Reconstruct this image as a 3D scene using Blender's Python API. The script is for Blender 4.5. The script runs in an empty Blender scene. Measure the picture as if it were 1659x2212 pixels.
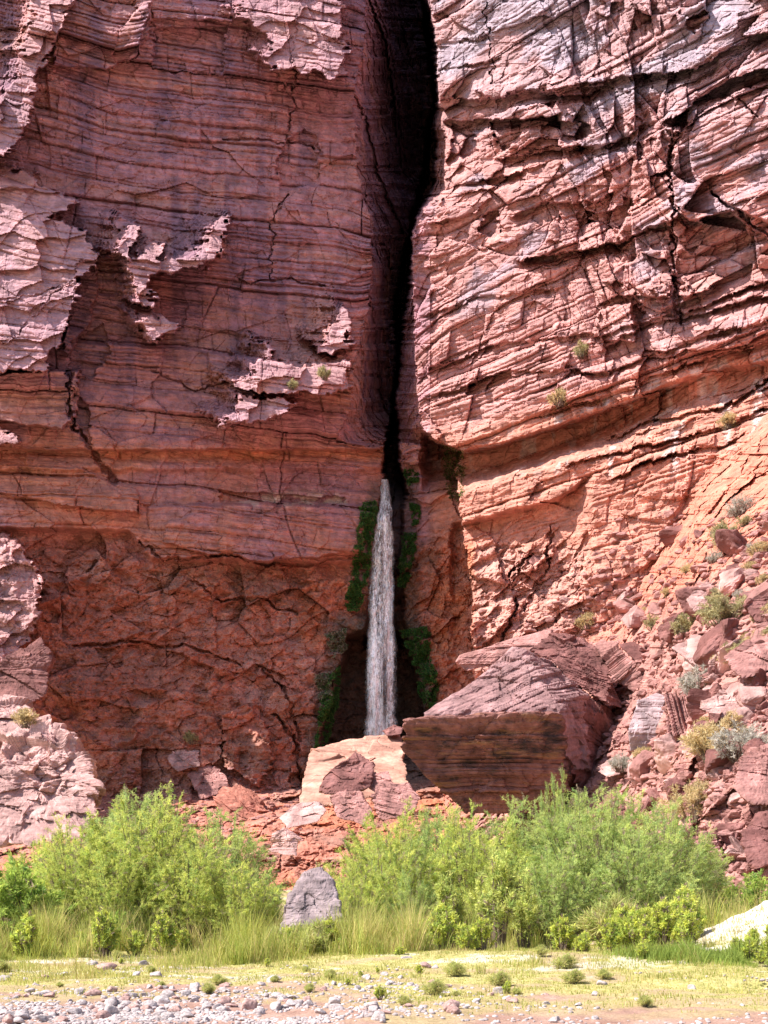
import bpy, bmesh, math, random
import numpy as np
from mathutils import Vector
R = math.radians
S = bpy.context.scene
COL = S.collection
random.seed(7)
rng = np.random.default_rng(11)

# ------------------------------------------------------------------ camera, sky, sun
CH = 1.6            # eye height
VH = 0.86           # where the eye level falls in the frame (0 top, 1 bottom)
cam = bpy.data.objects.new('camera', bpy.data.cameras.new('camera')); COL.objects.link(cam)
cam.location = (0, 0, CH); cam.rotation_euler = (R(90), 0, 0)
cam.data.sensor_fit = 'VERTICAL'; cam.data.sensor_height = 24; cam.data.sensor_width = 18
cam.data.lens = 24; cam.data.shift_y = VH - 0.5; cam.data.clip_end = 3000; cam.data.clip_start = .1
S.camera = cam
SUN = np.array([-.60, -.175, .78]); SUN /= np.linalg.norm(SUN)
sd = bpy.data.lights.new('sun', 'SUN'); sd.energy = 5.0; sd.angle = R(.5); sd.color = (1, .96, .91)
so = bpy.data.objects.new('sun', sd); COL.objects.link(so)
so.rotation_euler = Vector(SUN).to_track_quat('Z', 'Y').to_euler()
W = bpy.data.worlds.new('World'); S.world = W; W.use_nodes = True
nt = W.node_tree; nt.nodes.clear()
sky = nt.nodes.new('ShaderNodeTexSky'); sky.sky_type = 'NISHITA'; sky.sun_disc = False
sky.sun_elevation = math.asin(SUN[2]); sky.sun_rotation = math.atan2(SUN[0], SUN[1])
bg = nt.nodes.new('ShaderNodeBackground'); bg.inputs[1].default_value = .125
wo = nt.nodes.new('ShaderNodeOutputWorld')
nt.links.new(sky.outputs[0], bg.inputs[0]); nt.links.new(bg.outputs[0], wo.inputs[0])
S.view_settings.view_transform = 'Standard'; S.view_settings.look = 'None'
S.view_settings.exposure = 1.08; S.view_settings.gamma = 1; S.view_settings.use_curve_mapping = False
S.render.resolution_x = 768; S.render.resolution_y = 1024
S.cycles.max_bounces = 6

# ------------------------------------------------------------------ helpers
PX, PY = 1659., 2212.     # the survey grid on which directions from the viewpoint were measured
def P(X, Y, d):
    X = np.asarray(X, float); Y = np.asarray(Y, float); d = np.asarray(d, float)
    return np.stack([(X/PX-.5)*.75*d, d + 0*X, CH+(VH-Y/PY)*d], -1)
def h3(i, j, k=0, s=0):
    with np.errstate(over='ignore'):
        n = (np.asarray(i).astype(np.int64)*374761393 + np.asarray(j).astype(np.int64)*668265263
             + np.asarray(k).astype(np.int64)*2147483647*3 + s*1274126177) & 0xFFFFFFFF
        n = ((n ^ (n >> 13))*1274126177) & 0xFFFFFFFF
        n = ((n ^ (n >> 15))*2246822519) & 0xFFFFFFFF
        n = n ^ (n >> 16)
    return (n & 0xFFFFFF)/float(0x1000000)
def vn(x, y, z, s=0):
    xi, yi, zi = np.floor(x), np.floor(y), np.floor(z)
    fx, fy, fz = x-xi, y-yi, z-zi
    fx = fx*fx*(3-2*fx); fy = fy*fy*(3-2*fy); fz = fz*fz*(3-2*fz)
    r = 0
    for a in (0, 1):
        for b in (0, 1):
            for c in (0, 1):
                r = r + h3(xi+a, yi+b, zi+c, s)*(fx if a else 1-fx)*(fy if b else 1-fy)*(fz if c else 1-fz)
    return r*2-1
def fbm(x, y, z, o=4, s=0, g=.5):
    r = 0; a = 1
    for q in range(o):
        r = r+a*vn(x, y, z, s+q*17); x = x*2.03; y = y*2.03; z = z*2.03; a *= g
    return r
def sm(x, a, b):
    t = np.clip((x-a)/(b-a), 0, 1); return t*t*(3-2*t)
def cells(x, z, s=0):
    xi, zi = np.floor(x), np.floor(z)
    f1 = np.full(x.shape, 9.); f2 = f1.copy(); idx = np.zeros(x.shape); dx = idx.copy(); dz = idx.copy()
    for a in (-1, 0, 1):
        for b in (-1, 0, 1):
            cx = xi+a+h3(xi+a, zi+b, 1, s); cz = zi+b+h3(xi+a, zi+b, 2, s)
            d = np.hypot(x-cx, z-cz); hh = h3(xi+a, zi+b, 3, s)
            n = d < f1
            f2 = np.where(n, f1, np.minimum(f2, d))
            idx = np.where(n, hh, idx); dx = np.where(n, x-cx, dx); dz = np.where(n, z-cz, dz)
            f1 = np.where(n, d, f1)
    return f1, f2-f1, idx, dx, dz
def sdf(poly, X, Y, m=60):
    out = np.full(X.shape, -1e3); p = np.array(poly, float)
    w = (X > p[:, 0].min()-m) & (X < p[:, 0].max()+m) & (Y > p[:, 1].min()-m) & (Y < p[:, 1].max()+m)
    if not w.any(): return out
    x = X[w]; y = Y[w]; dd = np.full(x.shape, 1e9); ins = np.zeros(x.shape, bool)
    for a, b in zip(p, np.roll(p, -1, 0)):
        e = b-a; L = (e*e).sum()+1e-9
        t = np.clip(((x-a[0])*e[0]+(y-a[1])*e[1])/L, 0, 1)
        dd = np.minimum(dd, (x-a[0]-t*e[0])**2+(y-a[1]-t*e[1])**2)
        c = ((a[1] > y) != (b[1] > y))
        with np.errstate(divide='ignore', invalid='ignore'):
            xx = (b[0]-a[0])*(y-a[1])/(b[1]-a[1])+a[0]
        ins ^= c & (x < xx)
    out[w] = np.where(ins, 1, -1)*np.sqrt(dd); return out
def lined(pts, X, Y, m=60):
    out = np.full(X.shape, 1e3); p = np.array(pts, float)
    w = (X > p[:, 0].min()-m) & (X < p[:, 0].max()+m) & (Y > p[:, 1].min()-m) & (Y < p[:, 1].max()+m)
    if not w.any(): return out
    x = X[w]; y = Y[w]; dd = np.full(x.shape, 1e9)
    for a, b in zip(p[:-1], p[1:]):
        e = b-a; L = (e*e).sum()+1e-9
        t = np.clip(((x-a[0])*e[0]+(y-a[1])*e[1])/L, 0, 1)
        dd = np.minimum(dd, (x-a[0]-t*e[0])**2+(y-a[1]-t*e[1])**2)
    out[w] = np.sqrt(dd); return out
def curve(Y, pts):
    p = np.array(pts, float); return np.interp(Y, p[:, 0], p[:, 1])
def mk(name, V, F, mat, col=None, smooth=False, parent=None):
    V = np.ascontiguousarray(V, np.float32); F = np.ascontiguousarray(F, np.int32)
    me = bpy.data.meshes.new(name); n = F.shape[1]
    me.vertices.add(len(V)); me.vertices.foreach_set('co', V.ravel())
    me.loops.add(F.size); me.loops.foreach_set('vertex_index', F.ravel())
    me.polygons.add(len(F)); me.polygons.foreach_set('loop_start', np.arange(0, F.size, n, dtype=np.int32))
    me.polygons.foreach_set('use_smooth', np.full(len(F), smooth))
    if col is not None:
        a = me.color_attributes.new('Col', 'FLOAT_COLOR', 'POINT')
        c = np.ones((len(V), 4), np.float32); c[:, :3] = col; a.data.foreach_set('color', c.ravel())
    me.update(calc_edges=True); me.validate()
    if mat: me.materials.append(mat)
    o = bpy.data.objects.new(name, me); COL.objects.link(o)
    if parent: o.parent = parent
    return o
def tag(o, label=None, cat=None, group=None, kind=None):
    if label: o['label'] = label
    if cat: o['category'] = cat
    if group: o['group'] = group
    if kind: o['kind'] = kind
    return o
def empty(name, loc, rz=0, sc=1):
    o = bpy.data.objects.new(name, None); COL.objects.link(o); o.location = loc; o.rotation_euler = (0, 0, rz)
    o.scale = (sc,)*3 if not hasattr(sc, '__len__') else sc
    o.empty_display_size = .3; return o
def copytree(o):
    c = o.copy(); COL.objects.link(c)
    for ch in list(o.children):
        k = ch.copy(); COL.objects.link(k); k.parent = c
    return c

# ------------------------------------------------------------------ materials
def mat_new(name):
    m = bpy.data.materials.new(name); m.use_nodes = True; t = m.node_tree; t.nodes.clear()
    o = t.nodes.new('ShaderNodeOutputMaterial'); b = t.nodes.new('ShaderNodeBsdfPrincipled')
    t.links.new(b.outputs[0], o.inputs[0]); b.inputs['Roughness'].default_value = .9
    b.inputs['Specular IOR Level'].default_value = .15
    return m, t, b, o
def N(t, k, **kw):
    n = t.nodes.new('ShaderNode'+k)
    for a, b in kw.items():
        if a.startswith('i_'): n.inputs[a[2:].replace('_', ' ')].default_value = b
        else: setattr(n, a, b)
    return n
def mapped(t, sc, src='Object'):
    c = N(t, 'TexCoord'); m = N(t, 'Mapping'); m.inputs['Scale'].default_value = sc
    t.links.new(c.outputs[src], m.inputs[0]); return m.outputs[0]
def noise(t, vec, scale, detail=4, rough=.6):
    n = N(t, 'TexNoise'); n.inputs['Scale'].default_value = scale; n.inputs['Detail'].default_value = detail
    n.inputs['Roughness'].default_value = rough; t.links.new(vec, n.inputs['Vector']); return n.outputs['Fac']
def ramp(t, fac, stops):
    r = N(t, 'ValToRGB'); e = r.color_ramp.elements
    while len(e) < len(stops): e.new(.5)
    for k, (p, c) in enumerate(stops):
        e[k].position = p; e[k].color = (*c, 1) if hasattr(c, '__len__') else (c, c, c, 1)
    t.links.new(fac, r.inputs[0]); return r.outputs[0]
def mixc(t, a, b, fac, mode='MIX'):
    m = N(t, 'Mix', data_type='RGBA', blend_type=mode)
    for s, v in ((m.inputs[6], a), (m.inputs[7], b)):
        if isinstance(v, tuple): s.default_value = (*v, 1)
        else: t.links.new(v, s)
    if isinstance(fac, (int, float)): m.inputs[0].default_value = fac
    else: t.links.new(fac, m.inputs[0])
    return m.outputs[2]
def rock_mat(name, base=None, fs=1., bump=.5, lay=1., bscale=1.):
    m, t, b, o = mat_new(name)
    if base is None:
        a = N(t, 'Attribute', attribute_name='Col'); c = a.outputs['Color']
    else:
        v0 = mapped(t, (.35*fs,)*3)
        c = ramp(t, noise(t, v0, 1.3, 5, .65), [(.3, tuple(x*.62 for x in base)), (.5, base), (.72, tuple(min(1, x*1.35+.03) for x in base))])
    v1 = mapped(t, (fs, fs, fs)); v2 = mapped(t, (.25*fs, .25*fs, 2.2*fs*lay)); v3 = mapped(t, (1.1*fs, 1.1*fs, .08*fs))
    c = mixc(t, c, ramp(t, noise(t, v1, 1.2, 8, .7), [(.25, .55), (.5, 1.), (.75, 1.4)]), 1., 'MULTIPLY')
    c = mixc(t, c, ramp(t, noise(t, v2, 1., 6, .7), [(.3, .62), (.5, 1.), (.7, 1.25)]), .75, 'MULTIPLY')
    c = mixc(t, c, ramp(t, noise(t, v3, 1., 3, .6), [(.3, .75), (.6, 1.1)]), .5, 'MULTIPLY')
    t.links.new(c, b.inputs['Base Color'])
    bp = N(t, 'Bump'); bp.inputs['Strength'].default_value = bump; bp.inputs['Distance'].default_value = .35/fs*bscale
    ad = N(t, 'Math', operation='ADD'); t.links.new(noise(t, v1, 1.6, 10, .7), ad.inputs[0]); t.links.new(noise(t, v2, 1.3, 6, .65), ad.inputs[1])
    t.links.new(ad.outputs[0], bp.inputs['Height']); t.links.new(bp.outputs[0], b.inputs['Normal'])
    return m
M_CLIFF = rock_mat('cliff_rock', None, .8, .55)
M_BLD = rock_mat('boulder_rock', (.34, .165, .145), 1.2, .6)
M_BLD2 = rock_mat('pale_boulder_rock', (.43, .25, .225), 1.2, .6)
M_BLD3 = rock_mat('dark_boulder_rock', (.20, .085, .075), 1.2, .6)
M_SLAB = rock_mat('stained_slab_rock', (.21, .09, .075), 1.2, .6)
_t = M_SLAB.node_tree; _b = [n for n in _t.nodes if n.type == 'BSDF_PRINCIPLED'][0]; _l = _b.inputs['Base Color'].links[0].from_socket
_c = mixc(_t, _l, (.030, .024, .024), ramp(_t, noise(_t, mapped(_t, (.22, .22, .5)), 1., 6, .7), [(.50, 0.), (.60, .9)]))
_c = mixc(_t, _c, (.30, .15, .07), ramp(_t, noise(_t, mapped(_t, (.2, .2, 1.2), 'Object'), 1.7, 4, .6), [(.55, 0.), (.68, .7)]))
_t.links.new(_c, _b.inputs['Base Color'])
M_GREY = rock_mat('grey_boulder_rock', (.25, .185, .185), 3., .4)
M_STONE = rock_mat('river_stone', (.38, .315, .30), 9., .3)
M_STONE2 = rock_mat('red_river_stone', (.36, .22, .19), 9., .3)

def leaf_mat(name, trans=.5):
    m, t, b, o = mat_new(name)
    a = N(t, 'Attribute', attribute_name='Col')
    v = mapped(t, (1, 1, 1)); c = mixc(t, a.outputs['Color'], ramp(t, noise(t, v, 1.5, 3), [(.3, .9), (.7, 1.45)]), 1., 'MULTIPLY')
    t.links.new(c, b.inputs['Base Color']); b.inputs['Roughness'].default_value = .6
    tr = N(t, 'BsdfTranslucent'); t.links.new(c, tr.inputs[0])
    mx = N(t, 'MixShader'); mx.inputs[0].default_value = trans
    t.links.new(b.outputs[0], mx.inputs[1]); t.links.new(tr.outputs[0], mx.inputs[2]); t.links.new(mx.outputs[0], o.inputs[0])
    return m
M_LEAF = leaf_mat('foliage'); 
m, t, b, o = mat_new('bark'); M_BARK = m
t.links.new(ramp(t, noise(t, mapped(t, (6, 6, 1)), 3), [(.3, (.10, .07, .05)), (.7, (.22, .16, .12))]), b.inputs['Base Color'])

# ------------------------------------------------------------------ the cliff: distance of the rock in every direction
KL, KR = .27, -.8
def base_depth(X, Y, off=True):
    """distance of the rock face (m), large shapes only; returns distance and region weights"""
    u = X/PX; v = Y/PY
    dl = 118/(1-KL*.75*(u-.5)); dr = 116.2/(1-KR*.75*(np.minimum(u, 1.8)-.5))
    slL = curve(Y, [(-2300, 870), (-60, 895), (0, 903), (100, 922), (210, 932), (300, 918), (400, 903), (440, 893), (500, 878), (560, 866), (640, 850), (700, 849), (780, 851), (880, 843), (1000, 828), (1060, 826), (1100, 812), (1200, 800), (1370, 785), (2000, 780)])
    slR = curve(Y, [(-2300, 940), (0, 925), (100, 941), (210, 945), (400, 943), (440, 925), (500, 890), (560, 889), (640, 884), (700, 872), (780, 866), (880, 857), (1000, 866), (1060, 880), (1200, 868), (1370, 880), (2000, 880)])
    Rg = curve(Y, [(-2300, 950), (0, 917), (60, 937), (124, 947), (195, 937), (235, 954), (300, 962), (410, 962), (428, 929), (470, 898), (515, 886), (575, 892), (640, 893), (780, 896), (848, 901), (925, 909), (955, 954), (970, 1000), (1010, 985), (1300, 1020), (2000, 1020)])
    E = curve(Y, [(-2300, 800), (0, 790), (100, 788), (200, 765), (300, 765), (400, 780), (480, 800), (560, 805), (640, 800), (760, 775), (880, 755), (955, 722), (972, 826), (1060, 820), (2000, 780)])
    mid = (slL+slR)*.5
    left = X < mid
    d = np.where(left, dl, dr)
    # corner of the left wall turning into the cleft
    w = np.clip((X-E)/np.maximum(slL-E, 8), 0, 1)
    d = d+np.where(left & (X > E), (24+18*(1-sm(Y, 330, 520)))*w**1.35*np.where(Y < 965, sm(980-Y,0,120)*.75+.25, .04)+.8*(w > 0)*(Y < 965), 0)
    # dim flank of the right wall below its lit edge
    w = np.clip((Rg-X)/np.maximum(Rg-slR, 6), 0, 1)
    d = d+np.where(~left & (X < Rg), np.where(Y < 960, 5+10*w, 8.6+.6*w), 0)
    # the cleft itself
    m = np.minimum(X-slL, slR-X)
    d = d+np.where(Y < 1400, 42*sm(m, -1.5, 9), 0)*(1-.82*sm(Y, 1010, 1100))
    # plunge alcove
    s = sdf([(752, 1372), (800, 1362), (870, 1366), (893, 1400), (905, 1450), (925, 1550), (925, 1680), (680, 1680), (692, 1590), (720, 1470)], X, Y)
    d = d+17*sm(s, -4, 16)
    # left wall, lower half: bands, then hollow, then the foot
    L = sm(870-X, 0, 30)
    d = d+L*(1.8*sm(Y, 968, 976)-.9*sm(Y, 985, 1010)-1.3*sm(Y, 1085, 1095)*sm(X, 300, 420)+.7*sm(Y, 1010, 1022)*(1-sm(Y, 1040, 1075)))
    hb = 1212+.02*(X-600)-18*np.exp(-((X-840)/70)**2)-60*sm(330-X, 0, 60)
    d = d+L*2.2*sm(Y, hb-5, hb+10)-L*2.5*sm(Y, 1300, 1620)
    # right wall: underside of the prow, recess and shelf
    pl = curve(X, [(880, 925), (910, 928), (950, 952), (1000, 971), (1100, 950), (1250, 900), (1400, 845), (1520, 800), (1659, 775), (2400, 640)])
    Rr = sm(X, 905, 925)
    rec = 8.5*np.interp(X, [900, 1300, 1500, 1700], [1, .9, .35, .15])
    d = d+Rr*rec*sm(Y, pl-1, pl+14)
    sh = curve(X, [(900, 1080), (985, 1075), (1100, 1045), (1215, 1005), (1330, 975), (1480, 915), (1659, 850), (2400, 700)])
    bk = (sh-pl)
    d = d-Rr*rec*1.0*sm(Y, pl+bk*.45, sh-2)
    us = curve(X, [(900, 1130), (980, 1130), (1090, 1105), (1210, 1075), (1290, 1010), (1450, 975), (1659, 900), (2400, 760)])
    und = sm(1290-X, 0, 60)*sm(X, 970, 985)
    d = d+und*2.8*sm(Y, us-3, us+12)-und*2.2*sm(Y, 1160, 1400)
    # off-frame mass that shades the left recess
    if off:
        wave = 12*np.sin(Y*.013)+9*np.sin(Y*.031)
        d = d-.5*sm(-35-X+wave, 0, 40)
        d = d-1.5*sm(-25-Y+8*np.sin(X*.02)+6*np.sin(X*.07), 0, 60)*sm(800-X, 0, 60)
    # overhanging ledge high on the right
    for pts, a, ww in RL:
        yy = curve(X, pts)+9*(h3(np.floor(X/(31+ww)), ww, 0, 6)-.5)+5*(h3(np.floor(X/11.), ww, 1, 6)-.5); a = a*(.45+.95*h3(np.floor(X/(47+ww)), ww, 2, 6)); x0, x1 = pts[0][0], pts[-1][0]
        e = sm(X, x0, x0+40)*(1-sm(X, x1-30, x1)) if x1 < 1650 else sm(X, x0, x0+40)
        d = d+e*(a*sm(Y, yy-1, yy+3)*(1-sm(Y, yy+3, yy+ww*.8))-.35*a*sm(Y, yy-ww, yy)*(1-sm(Y, yy-1, yy+1)))
    # talus on the right and rubble slope on the left
    den = .373+1.008*.75*(u-.5)-(VH-v)
    dt = np.where(den > .05, 26.7/np.maximum(den, .05), 999.)
    dt = dt*(1+.28*sm(1560-X, 0, 260))
    dt = np.where(u > .58, dt, 999.)
    tb = curve(X, [(960, 1480), (1010, 1400), (1060, 1330), (1110, 1240), (1200, 1130), (1290, 1035), (1450, 975), (1580, 955), (1659, 905), (2600, 600)])
    dt = np.where(Y > tb-60, dt, 999.)
    dls = np.where(v > .6, 29.6/np.maximum(v-.51, .01), 999.)
    tal = np.minimum(dt, dls)
    k = 3.
    hh = np.clip(.5+.5*(d-tal)/k, 0, 1)
    dd = d*(1-hh)+tal*hh-k*hh*(1-hh)*.6
    dd = np.maximum(dd, 30)
    return dd, hh, left
RL = [  # bedding breaks on the right wall: (points, step in metres, fade)
    ([(935, 205), (1040, 215), (1180, 190), (1330, 165), (1500, 150), (1659, 60)], 1.6, 60),
    ([(1430, 275), (1500, 215), (1580, 165), (1659, 140), (1700, 120)], 3.2, 90),
    ([(945, 262), (1050, 255), (1190, 250), (1220, 240)], 2.2, 45),
    ([(1150, 205), (1260, 200), (1310, 190)], 2.5, 40),
    ([(1060, 345), (1180, 320), (1330, 305), (1400, 260)], 1.5, 50),
    ([(1090, 475), (1180, 440), (1290, 430), (1345, 400)], 1.5, 60),
    ([(1110, 560), (1200, 545), (1330, 528), (1370, 515)], 2.4, 45),
    ([(900, 690), (1050, 640), (1210, 620)], .7, 25),
    ([(900, 590), (1020, 545), (1150, 520)], .6, 25),
    ([(905, 800), (1100, 742), (1300, 720), (1480, 670), (1659, 610)], .9, 30),
    ([(1280, 760), (1400, 700), (1659, 640)], 1.2, 30),
    ([(905, 862), (1000, 835), (1100, 800), (1330, 800), (1500, 735), (1659, 690)], 1.0, 26),
    ([(1150, 900), (1300, 860), (1420, 815), (1530, 770), (1659, 735)], .9, 22),
    ([(1290, 960), (1420, 905), (1560, 880), (1659, 820)], 1.3, 20),
    ([(1210, 1010), (1380, 960), (1530, 935), (1659, 880)], 1.0, 16),
    ([(1300, 1040), (1420, 985), (1560, 965), (1620, 930)], 1.3, 16),
    ([(935, 95), (1010, 85), (1060, 70)], .5, 15), ([(935, 150), (1000, 140), (1090, 120)], .5, 15),
    ([(1200, 330), (1310, 310), (1380, 290)], 1.0, 30),
    ([(1000, 400), (1090, 380), (1200, 345)], 1.0, 40),
]
def xsurf(x, z):
    y = np.full(x.shape, 112.)
    for q in range(7):
        X = (x/(.75*y)+.5)*PX; Y = (VH-(z-CH)/y)*PY
        y = .5*y+.5*base_depth(X, Y)[0]
    return y
gx = np.arange(-150, 62, 1.); gz = np.arange(0, 262, 1.)
GX, GZ = np.meshgrid(gx, gz)
YS = xsurf(GX, GZ)
def look(A, x, z):
    i = np.clip(x-gx[0], 0, len(gx)-1.001); j = np.clip(z-gz[0], 0, len(gz)-1.001)
    i0 = i.astype(int); j0 = j.astype(int); fi = i-i0; fj = j-j0
    return (A[j0, i0]*(1-fi)+A[j0, i0+1]*fi)*(1-fj)+(A[j0+1, i0]*(1-fi)+A[j0+1, i0+1]*fi)*fj
SH = np.full(GX.shape, 999.)
for tt in np.arange(1.5, 110, 1.):
    SH = np.minimum(SH, look(YS, GX+tt*SUN[0], GZ+tt*SUN[2])-tt*SUN[1])

# ledges of the left wall that stand far enough out to catch the sun: (outline, step height, block width)
LEDGES = [
    [(520, -40), (742, -40), (735, 90), (752, 95), (745, 155), (715, 165), (690, 160), (640, 150), (590, 152), (572, 120), (585, 95), (545, 60), (522, 30)],
    [(265, 490), (300, 480), (292, 520), (285, 570), (262, 560)],
    [(270, 575), (330, 520), (350, 525), (345, 555), (410, 560), (470, 475), (508, 470), (480, 545), (430, 580), (400, 580), (330, 600), (325, 640), (332, 665), (310, 670), (290, 620)],
    [(305, 688), (350, 685), (385, 705), (360, 730), (342, 745)],
    [(735, 655), (762, 690), (755, 720), (760, 760), (690, 760), (700, 735), (725, 700)],
    [(540, 780), (575, 780), (575, 745), (590, 745), (590, 780), (640, 785), (650, 790), (755, 780), (755, 845), (640, 850), (560, 850), (512, 848), (510, 820), (545, 815)],
    [(515, 855), (600, 860), (640, 870), (620, 900), (560, 905), (480, 925), (475, 910), (520, 890)],
    [(75, -40), (165, -40), (150, 30), (115, 100), (100, 130), (75, 190), (60, 260), (30, 330), (-30, 350), (-30, 220), (40, 180), (50, 90)],
    [(-30, 370), (60, 375), (130, 420), (160, 445), (110, 470), (170, 490), (200, 530), (215, 555), (180, 600), (175, 640), (150, 690), (130, 740), (100, 800), (-30, 800)],
    [(-30, 935), (45, 943), (42, 962), (-30, 966)],
    [(-30, 1165), (60, 1180), (84, 1240), (86, 1330), (55, 1400), (40, 1450), (-30, 1500)],
]
# blocks, slabs and hollows: (outline, metres outward, outward gain per px right, per px down)
FEAT = [
    ([(1290, 672), (1330, 658), (1366, 655), (1372, 712), (1364, 738), (1290, 734)], 1.6, .004, .0),
    ([(1395, 385), (1445, 375), (1452, 430), (1462, 470), (1400, 495), (1335, 520), (1352, 470)], 1.3, .004, .004),
    ([(1395, 300), (1460, 265), (1465, 285), (1445, 300), (1442, 370), (1395, 385), (1380, 360)], 1.4, .004, .002),
    ([(1490, 225), (1659, 180), (1700, 180), (1700, 500), (1600, 455), (1480, 480), (1450, 430), (1450, 330)], 1.8, -.001, .001),
    ([(1560, 420), (1700, 400), (1700, 540), (1640, 500), (1590, 470)], 1.0, 0, .006),
    ([(1470, 480), (1590, 470), (1640, 520), (1560, 560), (1480, 545)], -1.6, 0, 0),
    ([(1300, 610), (1380, 545), (1440, 540), (1455, 590), (1440, 640), (1340, 640)], 1.5, .002, .004),
    ([(1475, 600), (1520, 585), (1560, 600), (1520, 630), (1470, 640)], 1.3, .004, .004),
    ([(1005, 845), (1000, 830), (1100, 795), (1108, 812), (1080, 835), (1010, 855)], -2.2, 0, 0),
    ([(1240, 485), (1260, 470), (1330, 455), (1345, 425), (1370, 430), (1345, 500), (1300, 480)], -2.0, 0, 0),
    ([(1050, 460), (1075, 455), (1078, 500), (1060, 510), (1040, 500)], -2.2, 0, 0),
    ([(1170, 270), (1200, 262), (1270, 262), (1290, 285), (1235, 305), (1185, 300)], -1.8, 0, 0),
    ([(980, 270), (1020, 268), (1030, 330), (1000, 345), (975, 320)], -1.2, 0, 0),
    ([(1060, 265), (1130, 262), (1120, 300), (1090, 330), (1070, 310)], -1.7, 0, 0),
    ([(1490, 40), (1520, 20), (1530, 40), (1500, 70), (1480, 60)], -2.0, 0, 0),
    ([(1160, 200), (1300, 185), (1310, 165), (1180, 170)], .9, .002, .01),
    ([(945, 430), (1000, 405), (1050, 400), (1060, 430), (1010, 470), (930, 480)], .8, 0, .005),
    ([(1030, 190), (1190, 160), (1200, 190), (1060, 215)], .6, 0, .01),
    ([(1590, 30), (1659, 10), (1700, 60), (1610, 80)], .9, 0, .01),
    ([(1400, 620), (1480, 600), (1500, 640), (1430, 670)], 1.0, 0, .006),
    ([(1380, 700), (1372, 660), (1390, 655), (1395, 690)], -1.5, 0, 0),
    ([(330, 60), (490, 60), (490, 165), (330, 150)], -1.3, 0, 0),
    ([(330, -30), (500, -30), (500, 50), (330, 40)], .2, 0, .01),
    ([(170, -30), (330, -30), (300, 120), (230, 150), (110, 140), (130, 60)], .9, 0, .003),
    ([(300, 0), (330, 0), (320, 80), (270, 150), (240, 120)], .7, .01, 0),
    ([(620, 300), (660, 280), (690, 300), (690, 400), (600, 410), (600, 340)], -.9, 0, 0),
    ([(165, 560), (215, 560), (190, 700), (150, 770), (130, 760), (160, 660)], 1.2, 0, 0),
    ([(-30, 810), (110, 800), (170, 800), (165, 900), (130, 930), (-30, 905)], 2.2, .003, 0),
    ([(150, 740), (220, 700), (240, 760), (200, 820), (150, 800)], -1.0, 0, 0),
    ([(150, 830), (200, 900), (200, 960), (170, 950)], -1.2, 0, 0),
    ([(350, 1130), (420, 1110), (790, 1115), (780, 1190), (600, 1215), (470, 1200), (350, 1175)], .9, 0, .004),
    ([(480, 1060), (745, 1075), (740, 1092), (480, 1085)], -1.0, 0, 0),
    ([(-30, 960), (120, 990), (300, 1060), (300, 1110), (120, 1090), (-30, 1060)], .8, 0, .006),
    ([(480, 1540), (530, 1520), (575, 1560), (585, 1650), (560, 1700), (480, 1650)], 1.5, 0, .0),
    ([(470, 1310), (560, 1290), (600, 1370), (540, 1480), (460, 1430)], -1.0, 0, 0),
    ([(150, 1210), (200, 1180), (240, 1230), (200, 1290), (140, 1280)], .8, 0, 0),
    ([(200, 1400), (330, 1390), (460, 1440), (440, 1500), (300, 1480)], -1.2, 0, 0),
    ([(885, 1030), (965, 1015), (985, 1060), (930, 1090), (885, 1075)], .8, 0, 0),
    ([(858, 880), (900, 870), (955, 935), (950, 990), (880, 1008), (862, 970)], .9, 0, .004),
    ([(1000, 1165), (1050, 1150), (1080, 1200), (1090, 1260), (1030, 1250), (1000, 1220)], 1.2, 0, .004),
    ([(1020, 1330), (1110, 1240), (1150, 1220), (1100, 1330), (1040, 1400), (1015, 1400)], 1.3, 0, .003),
    ([(1110, 1190), (1180, 1150), (1200, 1180), (1160, 1230), (1110, 1240)], 1.1, 0, .006),
]
CRACKS = [
    ([(1462, 265), (1448, 300), (1446, 360), (1450, 430), (1458, 500), (1452, 560), (1462, 640), (1470, 700)], 4, 1.3),
    ([(1049, 0), (1053, 70), (1064, 150), (1066, 180)], 1.6, 1.0),
    ([(1340, 525), (1400, 500), (1452, 490)], 4, 1.5),
    ([(1640, 250), (1600, 215), (1560, 200)], 3, .8), ([(1540, 420), (1590, 455), (1659, 510)], 5, 1.4),
    ([(640, 30), (630, 100), (635, 200)], 3, .7), ([(620, 420), (590, 470), (585, 600)], 3, .6),
    ([(150, 800), (150, 860), (165, 930)], 5, 1.6), ([(175, 930), (210, 990), (245, 1040)], 7, 1.2),
    ([(520, 610), (620, 600), (700, 620)], 3, .7), ([(0, 740), (40, 720), (110, 640), (160, 610)], 3, 1.),
    ([(0, 650), (80, 640), (170, 600)], 3, 1.), ([(330, 800), (420, 840), (560, 820)], 3, .8),
    ([(480, 300), (640, 310), (700, 330)], 3, .5), ([(600, 160), (640, 230), (620, 300)], 3, .5),
    ([(400, 1240), (480, 1300), (560, 1290), (640, 1330)], 4, .9), ([(160, 1395), (260, 1385), (420, 1400), (520, 1440)], 4, 1.),
    ([(300, 1170), (360, 1210), (480, 1200), (620, 1225), (760, 1205)], 4, .8),
    ([(1075, 1400), (1120, 1300), (1100, 1240), (1150, 1200)], 5, 1.6), ([(1190, 1140), (1180, 1240), (1130, 1320)], 4, 1.2),
    ([(560, 1440), (620, 1500), (650, 1600)], 4, 1.1), ([(590, 1540), (640, 1600), (650, 1700)], 6, 1.4),
]
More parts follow.
